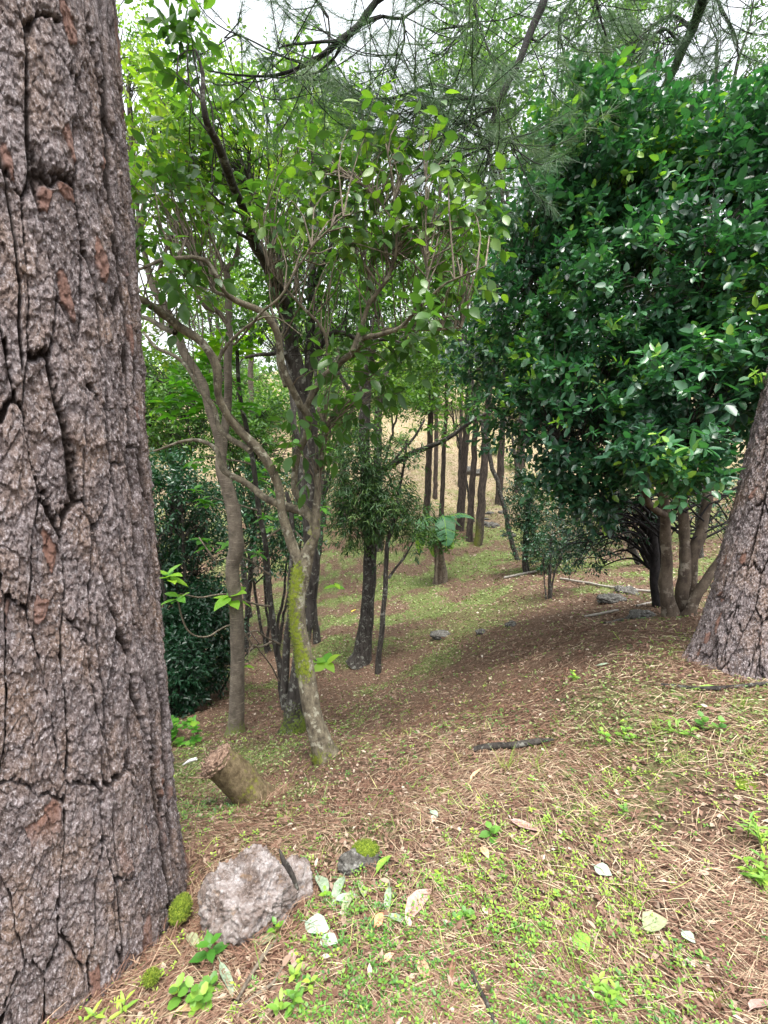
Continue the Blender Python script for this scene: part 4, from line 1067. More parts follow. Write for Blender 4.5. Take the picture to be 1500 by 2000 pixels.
# ------------------------------------------------------------------ dark shrubbery on the left and the wood behind
def shrub(px, py, Y, rx, ry, rd, n, lab, mat, L=.09, W=.045, tint=(0, 1), bark=M_BARK_DARK, gap=.40, name='shrub', cat='shrub', group=None, foot=None, droop=.2, tm=LEAF_MID, nl=7, extra=()):
    c = at(px, py, Y); fx = px if foot is None else foot
    gx = at(fx, py, Y)[0]; base = np.array([gx, Y, float(H(gx, Y))])
    # stem from the ground point to the crown
    t = thing(name, lab, cat, base, group)
    g = Geo(); SD = []
    hgt = c[2] - base[2]
    for q in range(4 if cat == 'shrub' else 1):
        off = RNG.normal(size=3) * np.array([.25, .25, 0]) * (cat == 'shrub')
        mid = base * .5 + c * .5 + off
        r0 = max(.02, .012 * hgt) if cat == 'shrub' else .05 + .004 * hgt
        P_, _ = tube(g, [base + off * .3 - [0, 0, .1], mid, c + off * 2], [r0, r0 * .8, r0 * .4], k=8, step=.2, wob=.15, rough=.1, seed=q)
        SD.append(P_)
    k = Y / FOC
    for q in range(7):
        tip, _ = ellipsoid(1, c, (rx * k * .7, rd * .7, ry * k * .8))
        st = SD[0][int(len(SD[0]) * RNG.uniform(.5, .9))]
        P_, _ = tube(g, [st, st * .5 + tip[0] * .5 + [0, 0, -.1 * hgt * .1], tip[0]], [r0 * .45, r0 * .3, .008], k=6, step=.25, wob=.2, rough=0, seed=q)
        SD.append(P_)
    obj('trunk' if cat != 'shrub' else 'stems', g, bark, t, smooth=True)
    gl, gt = Geo(), Geo()
    P, D = blobs([(px, py, Y, rx, ry, rd)] + list(extra), n, lo=.25, gap=gap, gscale=2.2 / max(1, Y / 6), seed=int(px + py))
    link_twigs(gt, P, np.vstack(SD), r=.003 + .0004 * Y, sag=.06, maxlen=6, frac=.2)
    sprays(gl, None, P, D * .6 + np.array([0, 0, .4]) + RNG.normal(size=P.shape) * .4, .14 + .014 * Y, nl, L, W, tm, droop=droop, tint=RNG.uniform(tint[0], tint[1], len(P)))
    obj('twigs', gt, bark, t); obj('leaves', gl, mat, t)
    return t
SG = 'dark shrubs crowding the left side of the hollow'
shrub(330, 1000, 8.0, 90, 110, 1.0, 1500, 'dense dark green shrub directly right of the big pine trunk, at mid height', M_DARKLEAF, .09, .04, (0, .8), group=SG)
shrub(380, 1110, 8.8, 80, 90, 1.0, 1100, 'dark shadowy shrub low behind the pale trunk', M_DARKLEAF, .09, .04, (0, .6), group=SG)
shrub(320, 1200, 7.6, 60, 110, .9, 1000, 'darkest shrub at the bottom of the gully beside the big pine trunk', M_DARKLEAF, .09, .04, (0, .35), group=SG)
shrub(395, 1250, 7.6, 65, 110, .8, 1300, 'added shrub with near black leaves that paint the gully shade, left of the pale trunk foot', M_DARKLEAF, .09, .04, (0, .2), group=SG)  # added to darken the gully; the low leaf tint stands in for shade
shrub(352, 1320, 6.7, 50, 75, .6, 800, 'small added shrub with leaves darkened as gully shade, above the patch of round leaves', M_DARKLEAF, .09, .04, (0, .3), group=SG)  # second added gully shrub, shade put into its leaf tint
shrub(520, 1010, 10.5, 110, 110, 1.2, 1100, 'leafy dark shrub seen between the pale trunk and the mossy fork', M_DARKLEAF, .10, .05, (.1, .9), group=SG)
shrub(330, 800, 9.5, 100, 110, 1.2, 1400, 'mid green leafy small tree over the dark shrubs, next to the big pine trunk', M_MIDGREEN, .10, .05, (0, .8), cat='tree', name='broadleaf_tree')
shrub(500, 860, 11.5, 110, 100, 1.3, 1200, 'mid green leafy tree behind the thin sapling and the pale trunk', M_MIDGREEN, .11, .055, (0, .7), foot=463, cat='tree', name='broadleaf_tree')
shrub(650, 820, 15, 90, 60, 1.5, 600, 'small leafy tree behind the curtain of narrow leaves', M_MIDGREEN, .13, .065, (.1, .9), foot=606, cat='tree', name='broadleaf_tree', gap=.42)
c_ = [(250, 160, 9.0, 90, 170, 1.3, 1900, 'fine leaved yellow green tree against the sky beside the top of the big pine', M_YELLOWGREEN, .085, .04, (0, .9), 200),
      (520, 270, 10.5, 140, 130, 1.6, 1700, 'yellow green tree crown behind the long black leaders', M_YELLOWGREEN, .10, .05, (.2, 1), 600),
      (690, 300, 13, 110, 130, 1.8, 1300, 'light green tree crown in the middle of the wood', M_YELLOWGREEN, .12, .06, (.1, .9), 716),
      (920, 220, 12.5, 120, 170, 1.8, 2000, 'mid green broad crown rising between two overhead pine boughs', M_MIDGREEN, .12, .06, (.3, 1), 1310),
      (860, 520, 16, 150, 120, 2.2, 1700, 'spreading green tree behind the drooping big leaves', M_MIDGREEN, .14, .07, (.2, 1), 1030),
      (620, 520, 17, 160, 130, 2.2, 1500, 'pale green tree filling the gaps between the bare limbs', M_YELLOWGREEN, .15, .07, (0, .7), 604),
      (400, 560, 14, 150, 110, 2.0, 1500, 'green tree far behind the curved limbs on the left', M_MIDGREEN, .13, .065, (.2, 1), 463),
      (960, 700, 18, 110, 80, 2.0, 1000, 'low leafy tree crown above the trio of pines', M_MIDGREEN, .14, .07, (.1, .8), 1065),
      (800, 720, 24, 110, 60, 2.4, 900, 'leafy tree at the foot of the sunny slope', M_MIDGREEN, .18, .09, (.2, 1), 716),
      (715, 775, 21, 120, 40, 2.0, 1500, 'low leafy tree screening the top left of the sunny slope', M_MIDGREEN, .17, .085, (.2, 1), 716),
      (880, 785, 24, 130, 42, 2.4, 1700, 'leafy tree screening the top of the sunny slope behind the trio', M_MIDGREEN, .18, .09, (.1, .9), 930),
      (1400, 80, 13, 180, 130, 2.0, 1500, 'tall fine leaved crown against the pale sky at the top right', M_MIDGREEN, .11, .05, (.1, .7), 1450),
      (1180, 60, 12, 130, 110, 1.8, 1000, 'leafy crown high above the bushy evergreen', M_MIDGREEN, .11, .055, (.2, 1), 1340),
      (1330, 800, 16, 230, 170, 2.4, 1600, 'wide dark tree far behind the bushy evergreen', M_DARKLEAF, .15, .075, (.2, 1), 1350)]
for px, py, Y, rx, ry, rd, n, lab, mat, L, W, ti, foot in c_:
    shrub(px, py, Y, rx, ry, rd, int(n * .8), lab, mat, L, W, ti, cat='tree', name='broadleaf_tree', gap=.47 if py < 230 else .5, foot=foot, tm=LEAF_FAR if Y > 13 else LEAF_MID)
for px, py, Y, rx, ry, lab in [(690, 850, 30, 16, 12, 'small green bush at the left of the sunny slope'), (785, 862, 34, 12, 8, 'tiny bush in the middle of the sunny slope'), (868, 842, 36, 18, 9, 'low bush near the top of the sunny slope'),
                               (958, 880, 32, 20, 12, 'low bush on the right of the sunny slope, behind the trio'), (1005, 905, 29, 18, 14, 'green bush at the right foot of the sunny slope'), (650, 890, 27, 20, 14, 'green bush low on the left of the sunny slope')]:
    hb = hit(px, py + ry * .8)
    shrub(px, py, hb[1], rx, ry, .8, 110, lab, M_MIDGREEN, .16, .08, (.1, .8), group='small bushes on the sunny slope', gap=0)
# tall pines farther back
for X_, Y_, h, lab in [(-3.2, 24, 21, 'tall feathery pine left of centre against the white sky'), (-1.0, 27, 22, 'tall feathery pine at the centre against the white sky'), (-5.8, 30, 24, 'far pine behind the black leaders'),
                       (3.35, 30, 24, 'far pine to the right of centre, behind the broad crown'), (9.3, 24, 20, 'pine behind the left edge of the bushy evergreen'), (9.5, 19, 19, 'pine high behind the middle of the bushy evergreen'), (-9, 26, 20, 'pine behind the fine leaved yellow green tree'), (14, 23, 20, 'pine high behind the right side of the bushy evergreen'), (5.6, 34, 26, 'tallest far pine above the left edge of the bushy evergreen')]:
    pine((X_, Y_, float(H(X_, Y_))), None, lab, .12, h=h, crown0=.35, group='tall pines at the back of the wood', ntuft=1500, spread=3.2)

# trees on the far slope
k = 0
place = ['at the far left', 'left of the clearing', 'above the left of the clearing', 'behind the clearing', 'above the sunny slope', 'right of the clearing', 'far to the right', 'at the far right', 'above the pines', 'over the ridge', 'on the ridge line', 'near the ridge on the right', 'near the ridge on the left', 'in the far gap']
for X_, Y_, rr in [(-30, 44, 5), (-20, 40, 5), (-12, 42, 4.5), (-5, 50, 5), (2, 52, 5), (9, 50, 5), (17, 46, 5), (26, 48, 5.5), (-24, 60, 6), (-10, 62, 6), (4, 66, 6), (17, 64, 6), (34, 60, 6.5), (-40, 62, 7)]:
    z = float(H(X_, Y_)); h = RNG.uniform(3, 5)
    t = thing('broadleaf_tree', 'light green tree on the far slope, ' + place[k], 'tree', (X_, Y_, z), 'trees along the far slope'); k += 1
    g = Geo(); tube(g, [(X_, Y_, z - .3), (X_ + .3, Y_, z + h * .5), (X_, Y_, z + h)], [.3, .22, .1], k=9, step=.5, wob=.4); obj('trunk', g, M_BARK_PINE, t, smooth=True)
    gl = Geo()
    nb = 5
    for q in range(nb):
        cc = np.array([X_, Y_, z + h]) + RNG.normal(size=3) * [rr * .45, rr * .4, rr * .35]
        P, D = ellipsoid(190, cc, (rr * .6, rr * .6, rr * .4), .4)
        sprays(gl, None, P, D + [0, 0, .3], .6, 5, .42, .24, LEAF_FAR, tint=np.clip(RNG.uniform(.3, 1, len(P)), 0, 1))
    obj('leaves', gl, M_YELLOWGREEN if k % 3 else M_MIDGREEN, t)
# a bare leaning background trunk and slim grey trunks
for lab, tr_ in [('bare brown trunk leaning right in the gap behind the forked limbs', [(738, 830, 20, 8), (745, 770, 20, 8), (770, 700, 20, 8), (800, 640, 20, 7), (850, 590, 20, 5), (880, 520, 20, 3)]),
                 ('pale straight distant trunk seen left of the dark leaders', [(493, 960, 18, 5), (491, 850, 18, 5), (490, 700, 18, 5), (489, 560, 18, 4)]),
                 ('grey distant trunk at the left edge of the sunny clearing', [(668, 930, 24, 6), (664, 850, 24, 6), (660, 760, 24, 5), (662, 640, 24, 5)])]:
    p0 = tr_[0]; a = at(*p0[:3]); zb = float(H(a[0], a[1]))
    t = thing('broadleaf_tree', lab, 'tree', (a[0], a[1], zb))
    P, R = path(tr_); P = np.vstack([[a[0], a[1], zb - .2], P]); R = np.concatenate([[R[0] * 1.2], R])
    g = Geo(); tube(g, P, R, k=10, step=.3, wob=.1); obj('trunk', g, M_BARK_DARK if 'leaning' in lab else M_BARK_PALE, t, smooth=True)
    gl = Geo(); tp = P[-1]; Pq, D = ellipsoid(160, tp, (1.6, 1.6, 1.4), .2); sprays(gl, None, Pq, D + [0, 0, .3], .3, 6, .18, .09, LEAF_FAR); obj('leaves', gl, M_MIDGREEN, t)

# ------------------------------------------------------------------ overhead needle boughs of the right pine
def bough(main, subs, ntw, seed, Lr=(.35, .8), tuftn=34, ndl=.20, start=.25, tint=.5):
    P, R = path(main, .82)
    # carry the bough back to its trunk
    s = np.clip((P[0, 2] - br[2]) / (9.5 - br[2]), .1, .97)
    anchor = br + (rtop - br) * min(.97, s + .02)
    P = np.vstack([anchor, anchor * .45 + P[0] * .55 + [0, 0, .25], P]); R = np.concatenate([[R[0] * 1.5, R[0] * 1.2], R])
    g = Geo(); S, RR = tube(g, P, R, k=9, step=.06, rough=.12, wob=.06, seed=seed)
    bo = obj('branch', g, M_BARK_BRANCH, RIGHT_PINE, smooth=True)
    gs = Geo(); src = [S[int(len(S) * .35):]]
    for q, sp in enumerate(subs):
        Pq, Rq = path(sp)
        Sq, _ = tube(gs, Pq, Rq, k=6, step=.06, rough=.1, wob=.08, seed=seed + q + 1); src += [Sq, Sq]
    gn = Geo(); src = np.vstack(src)
    for q in range(ntw):
        p0 = src[RNG.integers(int(len(src) * start), len(src))]
        d = nrm(RNG.normal(size=3) * [1, .8, .45] + [-.35, 0, -.25]); ln = RNG.uniform(*Lr)
        e1 = p0 + d * ln * .5 + [0, 0, -.10 * ln]; e2 = p0 + d * ln + [0, 0, .10 * ln] + RNG.normal(size=3) * .05
        tube(gs, [p0, e1, e2], [.0045, .0035, .002], k=4, step=.08, rough=0, wob=.03, seed=q, cap=False)
        m = 3
        c = e1 * (1 - np.linspace(.2, 1, m)[:, None]) + e2 * np.linspace(.2, 1, m)[:, None]
        needle_tuft(gn, c, np.tile(nrm(e2 - e1), (m, 1)), tuftn, ndl, .0024, np.full(m, tint + RNG.normal() * .15), droop=.45)
    if gs.n: obj('twigs', gs, M_BARK_BRANCH, bo, smooth=True)
    obj('needles', gn, M_NEEDLE, bo)
YA = 3.4
bough([(960, -160, YA + .1, 11), (820, -60, YA, 10), (735, 0, YA, 8), (700, 45, YA, 7.5), (665, 75, YA, 7), (620, 110, YA, 5), (570, 140, YA, 4), (520, 150, YA, 3), (460, 140, YA, 2.2), (400, 128, YA, 1.5)],
      [[(668, 75, YA, 3.5), (610, 78, YA - .1, 2.6), (550, 85, YA - .2, 2), (536, 90, YA - .2, 1.2)], [(700, 45, YA, 3.5), (746, 27, YA, 3), (782, 42, YA, 2.6), (836, 6, YA, 2)],
       [(782, 42, YA, 2.4), (788, 85, YA, 2), (765, 140, YA, 1.2)], [(670, 75, YA, 3), (655, 110, YA, 2.4), (620, 150, YA + .1, 2), (590, 160, YA + .1, 1)],
       [(600, 118, YA, 2), (540, 100, YA, 1.6), (470, 70, YA, 1.2), (440, 78, YA, .8)], [(640, 95, YA, 2.5), (640, 40, YA, 2), (610, 0, YA, 1.6), (600, -30, YA, 1)]], 60, 100, ndl=.16)
YB_ = 3.6
bough([(1110, -120, YB_, 12), (1062, 0, YB_, 10), (1030, 80, YB_, 9), (1005, 140, YB_, 8), (985, 180, YB_, 7), (968, 225, YB_, 5), (962, 270, YB_, 3), (955, 315, YB_, 1.6)],
      [[(968, 200, YB_, 6), (945, 185, YB_, 5.5), (900, 190, YB_, 4.5), (850, 200, YB_, 3), (815, 215, YB_, 1.6)], [(905, 186, YB_, 3), (870, 160, YB_, 2.8), (830, 155, YB_, 2.5), (780, 180, YB_, 2.2), (740, 187, YB_, 1.8), (690, 165, YB_, 1.2)],
       [(965, 215, YB_, 3), (920, 240, YB_, 2.4), (895, 250, YB_, 1.4)], [(960, 275, YB_, 2), (1000, 262, YB_, 1.8), (1010, 290, YB_, 1)], [(960, 275, YB_, 2), (900, 300, YB_, 1.7), (860, 315, YB_, 1)],
       [(1030, 75, YB_, 3), (1050, 85, YB_, 2), (1075, 60, YB_, 1.2)], [(940, -40, YB_, 4), (930, 0, YB_, 3.6), (937, 40, YB_, 3.2), (930, 75, YB_, 2.4), (920, 100, YB_, 1.2)], [(932, 62, YB_, 2.6), (895, 58, YB_, 2.2), (865, 60, YB_, 1.2)],
       [(880, 175, YB_, 2), (880, 225, YB_, 1.6), (875, 265, YB_, 1)]], 150, 200, tint=.6)
YC_ = 4.6
bough([(1440, -140, YC_ - .3, 13), (1376, 0, YC_, 12), (1352, 60, YC_ + .4, 11), (1320, 120, YC_ + .9, 10), (1290, 185, YC_ + 1.3, 8), (1270, 240, YC_ + 1.5, 5)],
      [[(1345, 60, YC_ + .4, 4), (1310, 25, YC_ + .4, 3), (1270, 50, YC_ + .4, 2.5), (1240, 75, YC_ + .4, 1.5)], [(1395, -10, YC_ + .2, 3), (1440, 60, YC_ + .2, 2.5), (1440, 110, YC_ + .2, 1.5)],
       [(1335, 85, YC_ + .5, 3), (1290, 60, YC_ + .5, 2.4), (1250, 110, YC_ + .5, 1.5)], [(1160, -40, YC_, 4), (1100, 30, YC_, 3), (1095, 80, YC_, 2), (1090, 100, YC_, 1)], [(1160, -40, YC_, 3), (1165, 10, YC_, 2.5), (1180, 60, YC_, 1.5)]], 150, 300, tint=.55)
# stub of trunk top: crown of the right pine stays above the frame
# ------------------------------------------------------------------ rocks
def rock_geo(c, r, seed, n=(56, 90), rough=.35, fine=.05, flat=0, f=2.0):
    th = np.linspace(0, pi, n[0])[:, None]; ph = np.linspace(0, 2 * pi, n[1], endpoint=False)[None]
    d = np.stack([np.sin(th) * np.cos(ph), np.sin(th) * np.sin(ph), np.cos(th) + 0 * ph], -1)
    nz = fbm(d[..., 0] * f + seed, d[..., 1] * f, d[..., 2] * f, 3, seed) - .5
    rd = np.abs(fbm(d[..., 0] * f * 2.2, d[..., 1] * f * 2.2 + seed, d[..., 2] * f * 2.2, 4, seed + 5) - .5)
    fn = fbm(d[..., 0] * 14, d[..., 1] * 14, d[..., 2] * 14, 4, seed + 9) - .5
    q = 1 + nz * rough * 2 - rd * rough * 1.3 + fn * fine * 3
    V = np.asarray(c) + d * q[..., None] * np.asarray(r)
    a, b_ = d.shape[:2]
    i = np.arange(a - 1)[:, None] * b_; j = np.arange(b_)[None]; j2 = (j + 1) % b_
    F = np.stack([i + j, i + b_ + j, i + b_ + j2, i + j2], -1).reshape(-1, 4)
    return V.reshape(-1, 3), F
def rock_mat():
    m, nt, out = new_mat('pale_weathered_rock')
    n1 = noise(nt, 14, 6, .8); n2 = noise(nt, 60, 5, .8); n3 = noise(nt, 14, 5, .6, stretch=(1, 1, 1.7))
    col = ramp(nt, n1, [(.36, (.06, .042, .034)), (.45, (.15, .115, .10)), (.54, (.22, .19, .18)), (.66, (.38, .355, .35))])
    col = mixc(nt, mathn(nt, 'MULTIPLY', mathn(nt, 'SUBTRACT', n3, .60, True), 9, True), col, (.21, .14, .09))
    col = mixc(nt, mathn(nt, 'MULTIPLY', mathn(nt, 'SUBTRACT', .45, n2, True), 7, True), col, (.09, .068, .058))
    col = mixc(nt, mathn(nt, 'MULTIPLY', mathn(nt, 'SUBTRACT', n2, .56, True), 6, True), col, (.44, .415, .40))
    p = N(nt, 'ShaderNodeBsdfPrincipled', Roughness=.9); nt.links.new(col, p.inputs['Base Color'])
    b = nt.nodes.new('ShaderNodeBump'); b.inputs['Strength'].default_value = 1; b.inputs['Distance'].default_value = .008
    nt.links.new(n2, b.inputs['Height']); nt.links.new(b.outputs[0], p.inputs['Normal'])
    nt.links.new(p.outputs[0], out.inputs['Surface'])
    return m
M_ROCK = rock_mat()
M_GREYROCK = plain_mat('dark_grey_rock', [(.3, (.03, .028, .025)), (.5, (.085, .08, .07)), (.7, (.24, .235, .22))], .9, 40, bump=.8)
M_MOSS = plain_mat('bright_moss', [(.3, (.04, .07, .005)), (.5, (.13, .19, .015)), (.7, (.26, .32, .03))], 1, 120, bump=1)
M_MOSSBLADE = leaf_mat('moss_blade', [(0, (.05, .09, .01)), (.5, (.16, .23, .02)), (1, (.32, .36, .05))], rough=.8, trans=.3)
M_PAINT = plain_mat('orange_paint_mark', [(0, (.55, .18, .06)), (1, (.75, .30, .12))], .8, 60)
M_WHITE = plain_mat('white_paint_mark', [(0, (.6, .58, .56)), (1, (.8, .8, .8))], .8, 60)

ck = at(492, 1742, 1.52); ck[2] = float(H(ck[0], ck[1])) + .012
t = thing('rock', 'large pale knobbly rock at the foot of the big pine', 'rock', ck)
g = Geo()
V, F = rock_geo(ck + [-.005, .0, .06], (.165, .13, .15), 5, (150, 240), .30, .085); g.add(V, [F])
V, F = rock_geo(ck + [-.135, .055, .015], (.085, .09, .10), 8, (60, 90), .3, .05); g.add(V, [F])
V, F = rock_geo(ck + [.13, .09, .03], (.08, .08, .09), 11, (60, 90), .3, .05); g.add(V, [F])
V, F = rock_geo(ck + [-.04, -.06, -.03], (.12, .08, .10), 12, (60, 90), .3, .05); g.add(V, [F])
obj('stone', g, M_ROCK, t, smooth=True)

c = at(690, 1705, 1.72); c[2] = float(H(c[0], c[1])) + .02
t = thing('rock', 'small dark grey rock with a cap of bright moss, right of the large pale rock', 'rock', c)
g = Geo(); V, F = rock_geo(c, (.06, .05, .045), 21, (40, 60), .5, .08); g.add(V, [F]); V, F = rock_geo(c + [.06, .03, -.005], (.05, .05, .04), 25, (40, 60), .5, .08); g.add(V, [F])
obj('stone', g, M_GREYROCK, t, smooth=True)
def moss_cushion(g, gb, c, r, seed, n=900):
    V, F = rock_geo(c, r, seed, (36, 54), .16, .05); g.add(V, [F])
    P, D = ellipsoid(n, c, np.asarray(r) * 1.0, .97)
    m = P[:, 2] > c[2] - .2 * r[2]
    leaves(gb, P[m], D[m] + RNG.normal(size=(m.sum(), 3)) * .5, rdir(m.sum()), .009, .0025, NEEDLE, RNG.uniform(0, 1, m.sum()))
gm, gb = Geo(), Geo(); moss_cushion(gm, gb, c + [.05, .045, .028], (.055, .04, .026), 31)
mo = obj('moss', gm, M_MOSS, t, smooth=True); obj('moss_blades', gb, M_MOSSBLADE, mo)
for px, py, rx, lab in [(352, 1768, (.036, .05, .042), 'bright green moss cushion against the foot of the big pine'), (913, 1683, (.042, .04, .026), 'round yellow green moss cushion in the pine needles beside a lobed leaf'),
                        (872, 1550, (.05, .04, .022), 'yellowish moss patch farther up the needle bank'), (1468, 1535, (.06, .05, .018), 'flat yellowish moss patch near the right edge'),
                        (1395, 1945, (.05, .04, .012), 'flat brownish moss patch near the bottom right corner'), (295, 1905, (.022, .02, .02), 'pale green moss tuft at the lower foot of the big pine')]:
    c = hit(px, py) if px > 380 else at(px, py, 1.50 if px > 330 else 1.24)
    if px < 380: c[2] = max(c[2], float(H(c[0], c[1])))
    c = c - np.array([0, 0, rx[2] * .45])
    t = thing('moss_cushion', lab, 'moss', c)
    gm, gb = Geo(), Geo(); moss_cushion(gm, gb, c, rx, int(px)); obj('cushion', gm, M_MOSS, t, smooth=True); obj('blades', gb, M_MOSSBLADE, t)

# stones in the hollow
for px, py, r, lab in [(862, 1243, (.22, .16, .09), 'dark flat stone in the leaf litter at the centre of the hollow'), (940, 1237 , (.10, .08, .06), 'small dark stone right of the flat stone in the hollow'),
                       (999, 1222, (.09, .08, .06), 'small round dark stone on the edge of the needle bank'), (1222, 1160, (.22, .16, .12), 'dark boulder left of the evergreen stems, under the pale sticks'), (1195, 1172, (.26, .2, .08), 'low dark boulder left of the evergreen stems'),
                       (962, 1029, (.35, .3, .18), 'low brown boulder right of the trio of pines'), (948, 1024, (.28, .25, .12), 'brown boulder touching the trio of pines'), (979, 1003, (.22, .2, .16), 'pointed dark stone up the slope behind the trio of pines'),
                       (957, 1003, (.25, .2, .10), 'flat dark stone up the slope behind the trio of pines'), (948, 1014, (.2, .2, .07), 'small slab between the pines and the boulders'), (995, 1046, (.3, .25, .1), 'low stone left of the dark round shrub'),
                       (917, 922, (.6, .5, .45), 'grey boulder on the sunny slope'), (936, 926, (.5, .4, .3), 'second grey boulder on the sunny slope'), (1252, 1205, (.16, .12, .07), 'flat stone at the foot of the evergreen stems')]:
    c = hit(px, py); g = Geo(); V, F = rock_geo(c + [0, 0, r[2] * .2], r, int(px + py), (26, 40), .5, .08); g.add(V, [F])
    o = obj('rock', g, M_GREYROCK, None, smooth=True); tag(o, lab, 'rock')

# ------------------------------------------------------------------ broken stump
bs = hit(505, 1566); Ys = bs[1]
t = thing('tree_stump', 'leaning broken stump with a splintered rotten top beside the big pine', 'tree stump', bs)
def moss_s(V, D): return np.clip(.32 + .3 * D[:, 2] + (fbm(V[:, 0] * 12, V[:, 1] * 12, V[:, 2] * 12, 3, 5) - .5) * 1.2, 0, .75)
M_STUMP = bark_mat('rotting_stump_bark', (.07, .05, .025), (.20, .155, .09), 30, (1, 1, .8), .8, mosscol=(.20, .22, .03))
M_SPLINT = plain_mat('rotten_splintered_wood', [(.3, (.06, .035, .025)), (.48, (.22, .14, .10)), (.6, (.36, .25, .18)), (.75, (.52, .40, .29))], .8, 60, bump=.7)
P, R = path([(526, 1590, Ys + .03, 36), (500, 1560, Ys, 34), (460, 1520, Ys - .04, 32), (420, 1484, Ys - .08, 31)])
g = Geo(); SP, SR = tube(g, P, R, k=40, step=.008, rough=.10, seed=5, moss=moss_s, cap=False)
obj('trunk', g, M_STUMP, t, smooth=True)
ax = nrm(P[-1] - P[-2]); ref = nrm(np.cross(ax, [0, 0, 1.])); up_ = np.cross(ref, ax)
g = Geo()
r_ = R[-1]
# ragged inner face
cr = P[-1] - ax * .01
V, F = rock_geo(cr, (r_ * .97, r_ * .97, r_ * .97), 61, (40, 60), .5, .2, f=4); 
loc = V - cr; along = loc @ ax
V = cr + loc - ax * along[:, None] * .6
g.add(V, [F])
for q in range(330):
    a = RNG.uniform(0, 2 * pi); rr = r_ * RNG.uniform(.2, 1.0)
    p0 = P[-1] + (ref * cos(a) + up_ * sin(a)) * rr - ax * .03
    left = max(0, -(ref * cos(a) + up_ * sin(a)) @ np.array([1., 0, 0]))
    ln = RNG.uniform(.02, .05) + .17 * RNG.uniform() ** 2 * left * (rr / r_)
    d = nrm(ax * .8 + RNG.normal(size=3) * .6 + [-.35, 0, .1])
    side = nrm(np.cross(d, rdir(1)[0])) * RNG.uniform(.004, .013); th_ = nrm(np.cross(d, side)) * RNG.uniform(.002, .005)
    e = p0 + d * ln
    Vq = np.array([p0 - side - th_, p0 + side - th_, p0 + side + th_, p0 - side + th_, e - side * .5, e + side * .6 - d * ln * .2, e + side * .4 + th_ * .5 - d * ln * .1, e - side * .4 + th_])
    g.add(Vq, [np.array([[0, 1, 5, 4], [1, 2, 6, 5], [2, 3, 7, 6], [3, 0, 4, 7], [4, 5, 6, 7]])])
pass
tube(g, path([(425, 1512, Ys - .08, 9), (405, 1500, Ys - .1, 9)])[0], [.022, .018], k=10, step=.01, rough=.25, seed=8)
obj('splintered_top', g, M_SPLINT, t)
g = Geo(); P_, R_ = path([(384, 1482, Ys - .1, 3), (370, 1486, Ys - .1, 3), (357, 1494, Ys - .1, 1)]); tube(g, P_, R_, k=6, step=.01, rough=.1); obj('pale_splinter', g, M_WHITE, t)

# ------------------------------------------------------------------ sticks, strips of bark, fallen pale poles
M_POLE = plain_mat('bleached_wood', [(.3, (.22, .20, .17)), (.7, (.40, .37, .33))], .8, 30)
def stick(pts, lab, mat, cat='stick', name='stick', lift=.01, k=8, group=None):
    P, R = [], []
    for px, py, r in pts:
        h_ = hit(px, py); P.append(h_ + [0, 0, lift + r / FOC * h_[1]]); R.append(r / FOC * h_[1])
    g = Geo(); tube(g, np.array(P), np.array(R), k=k, step=.03, rough=.18, wob=.02, seed=int(pts[0][0]))
    o = obj(name, g, mat, None, smooth=True); tag(o, lab, cat, group); return o
stick([(925, 1472, 6), (960, 1466, 7), (1000, 1465, 7), (1045, 1458, 6), (1080, 1452, 3)], 'grey barked dead branch lying across the needle bank', M_BARK_DARK)
stick([(468, 1965, 3.5), (495, 1910, 4.5), (525, 1860, 5), (545, 1838, 3.5)], 'grey twig slanting up from the bottom edge below the large rock', M_BARK_TWIG)
stick([(462, 1985, 3), (500, 1955, 4), (535, 1930, 4), (560, 1885, 2.5), (590, 1876, 1.5)], 'forked brown twig beside the bottom edge', M_BARK_TWIG)
stick([(923, 1908, 4), (935, 1935, 5), (958, 1985, 5), (965, 2010, 4)], 'dark brown twig near the middle of the bottom edge', M_BARK_DARK)
stick([(424, 1780, 3), (440, 1820, 3.5), (449, 1865, 2.5)], 'straw coloured stalk leaning in front of the large rock', M_STRAW, 'stalk', 'dry_stalk')
stick([(1290, 1345, 3), (1380, 1350, 4), (1500, 1340, 4)], 'thin dark twig under the right pine', M_BARK_DARK)
stick([(1180, 1222, 3), (1230, 1212, 3)], 'short brown twig on the crest of the needle bank', M_BARK_DARK)
stick([(985, 1131, 2.2), (1020, 1124, 2.4), (1047, 1118, 2.2)], 'short bleached pole lying by the dark round shrub', M_POLE, 'pole', 'fallen_pole')
stick([(1095, 1132, 2), (1150, 1142, 2.2), (1185, 1148, 2.2), (1272, 1158, 2.4)], 'long bleached pole lying behind the evergreen stems', M_POLE, 'pole', 'fallen_pole')
stick([(1142, 1208, 2.2), (1175, 1202, 2.6), (1207, 1195, 2.2)], 'bleached pole nearest the needle bank, left of the evergreen stems', M_POLE, 'pole', 'fallen_pole')
stick([(1243, 1186, 1.8), (1275, 1179, 2)], 'short bleached pole end close to the evergreen stems', M_POLE, 'pole', 'fallen_pole')
stick([(1385, 1155, 2), (1398, 1150, 2)], 'bleached stub right of the evergreen stems', M_POLE, 'pole', 'fallen_pole')
g = Geo()
P_ = np.array([at(545, 1658, 1.47), at(554, 1680, 1.45), at(568, 1704, 1.43), at(582, 1738, 1.42)])
tube(g, P_, [.003, .008, .010, .004], k=9, step=.008, rough=.3, seed=6); o = obj('bark_strip', g, M_BARK_DARK, None, smooth=True); tag(o, 'dark curled bark strip resting on the right side of the large pale rock', 'bark')

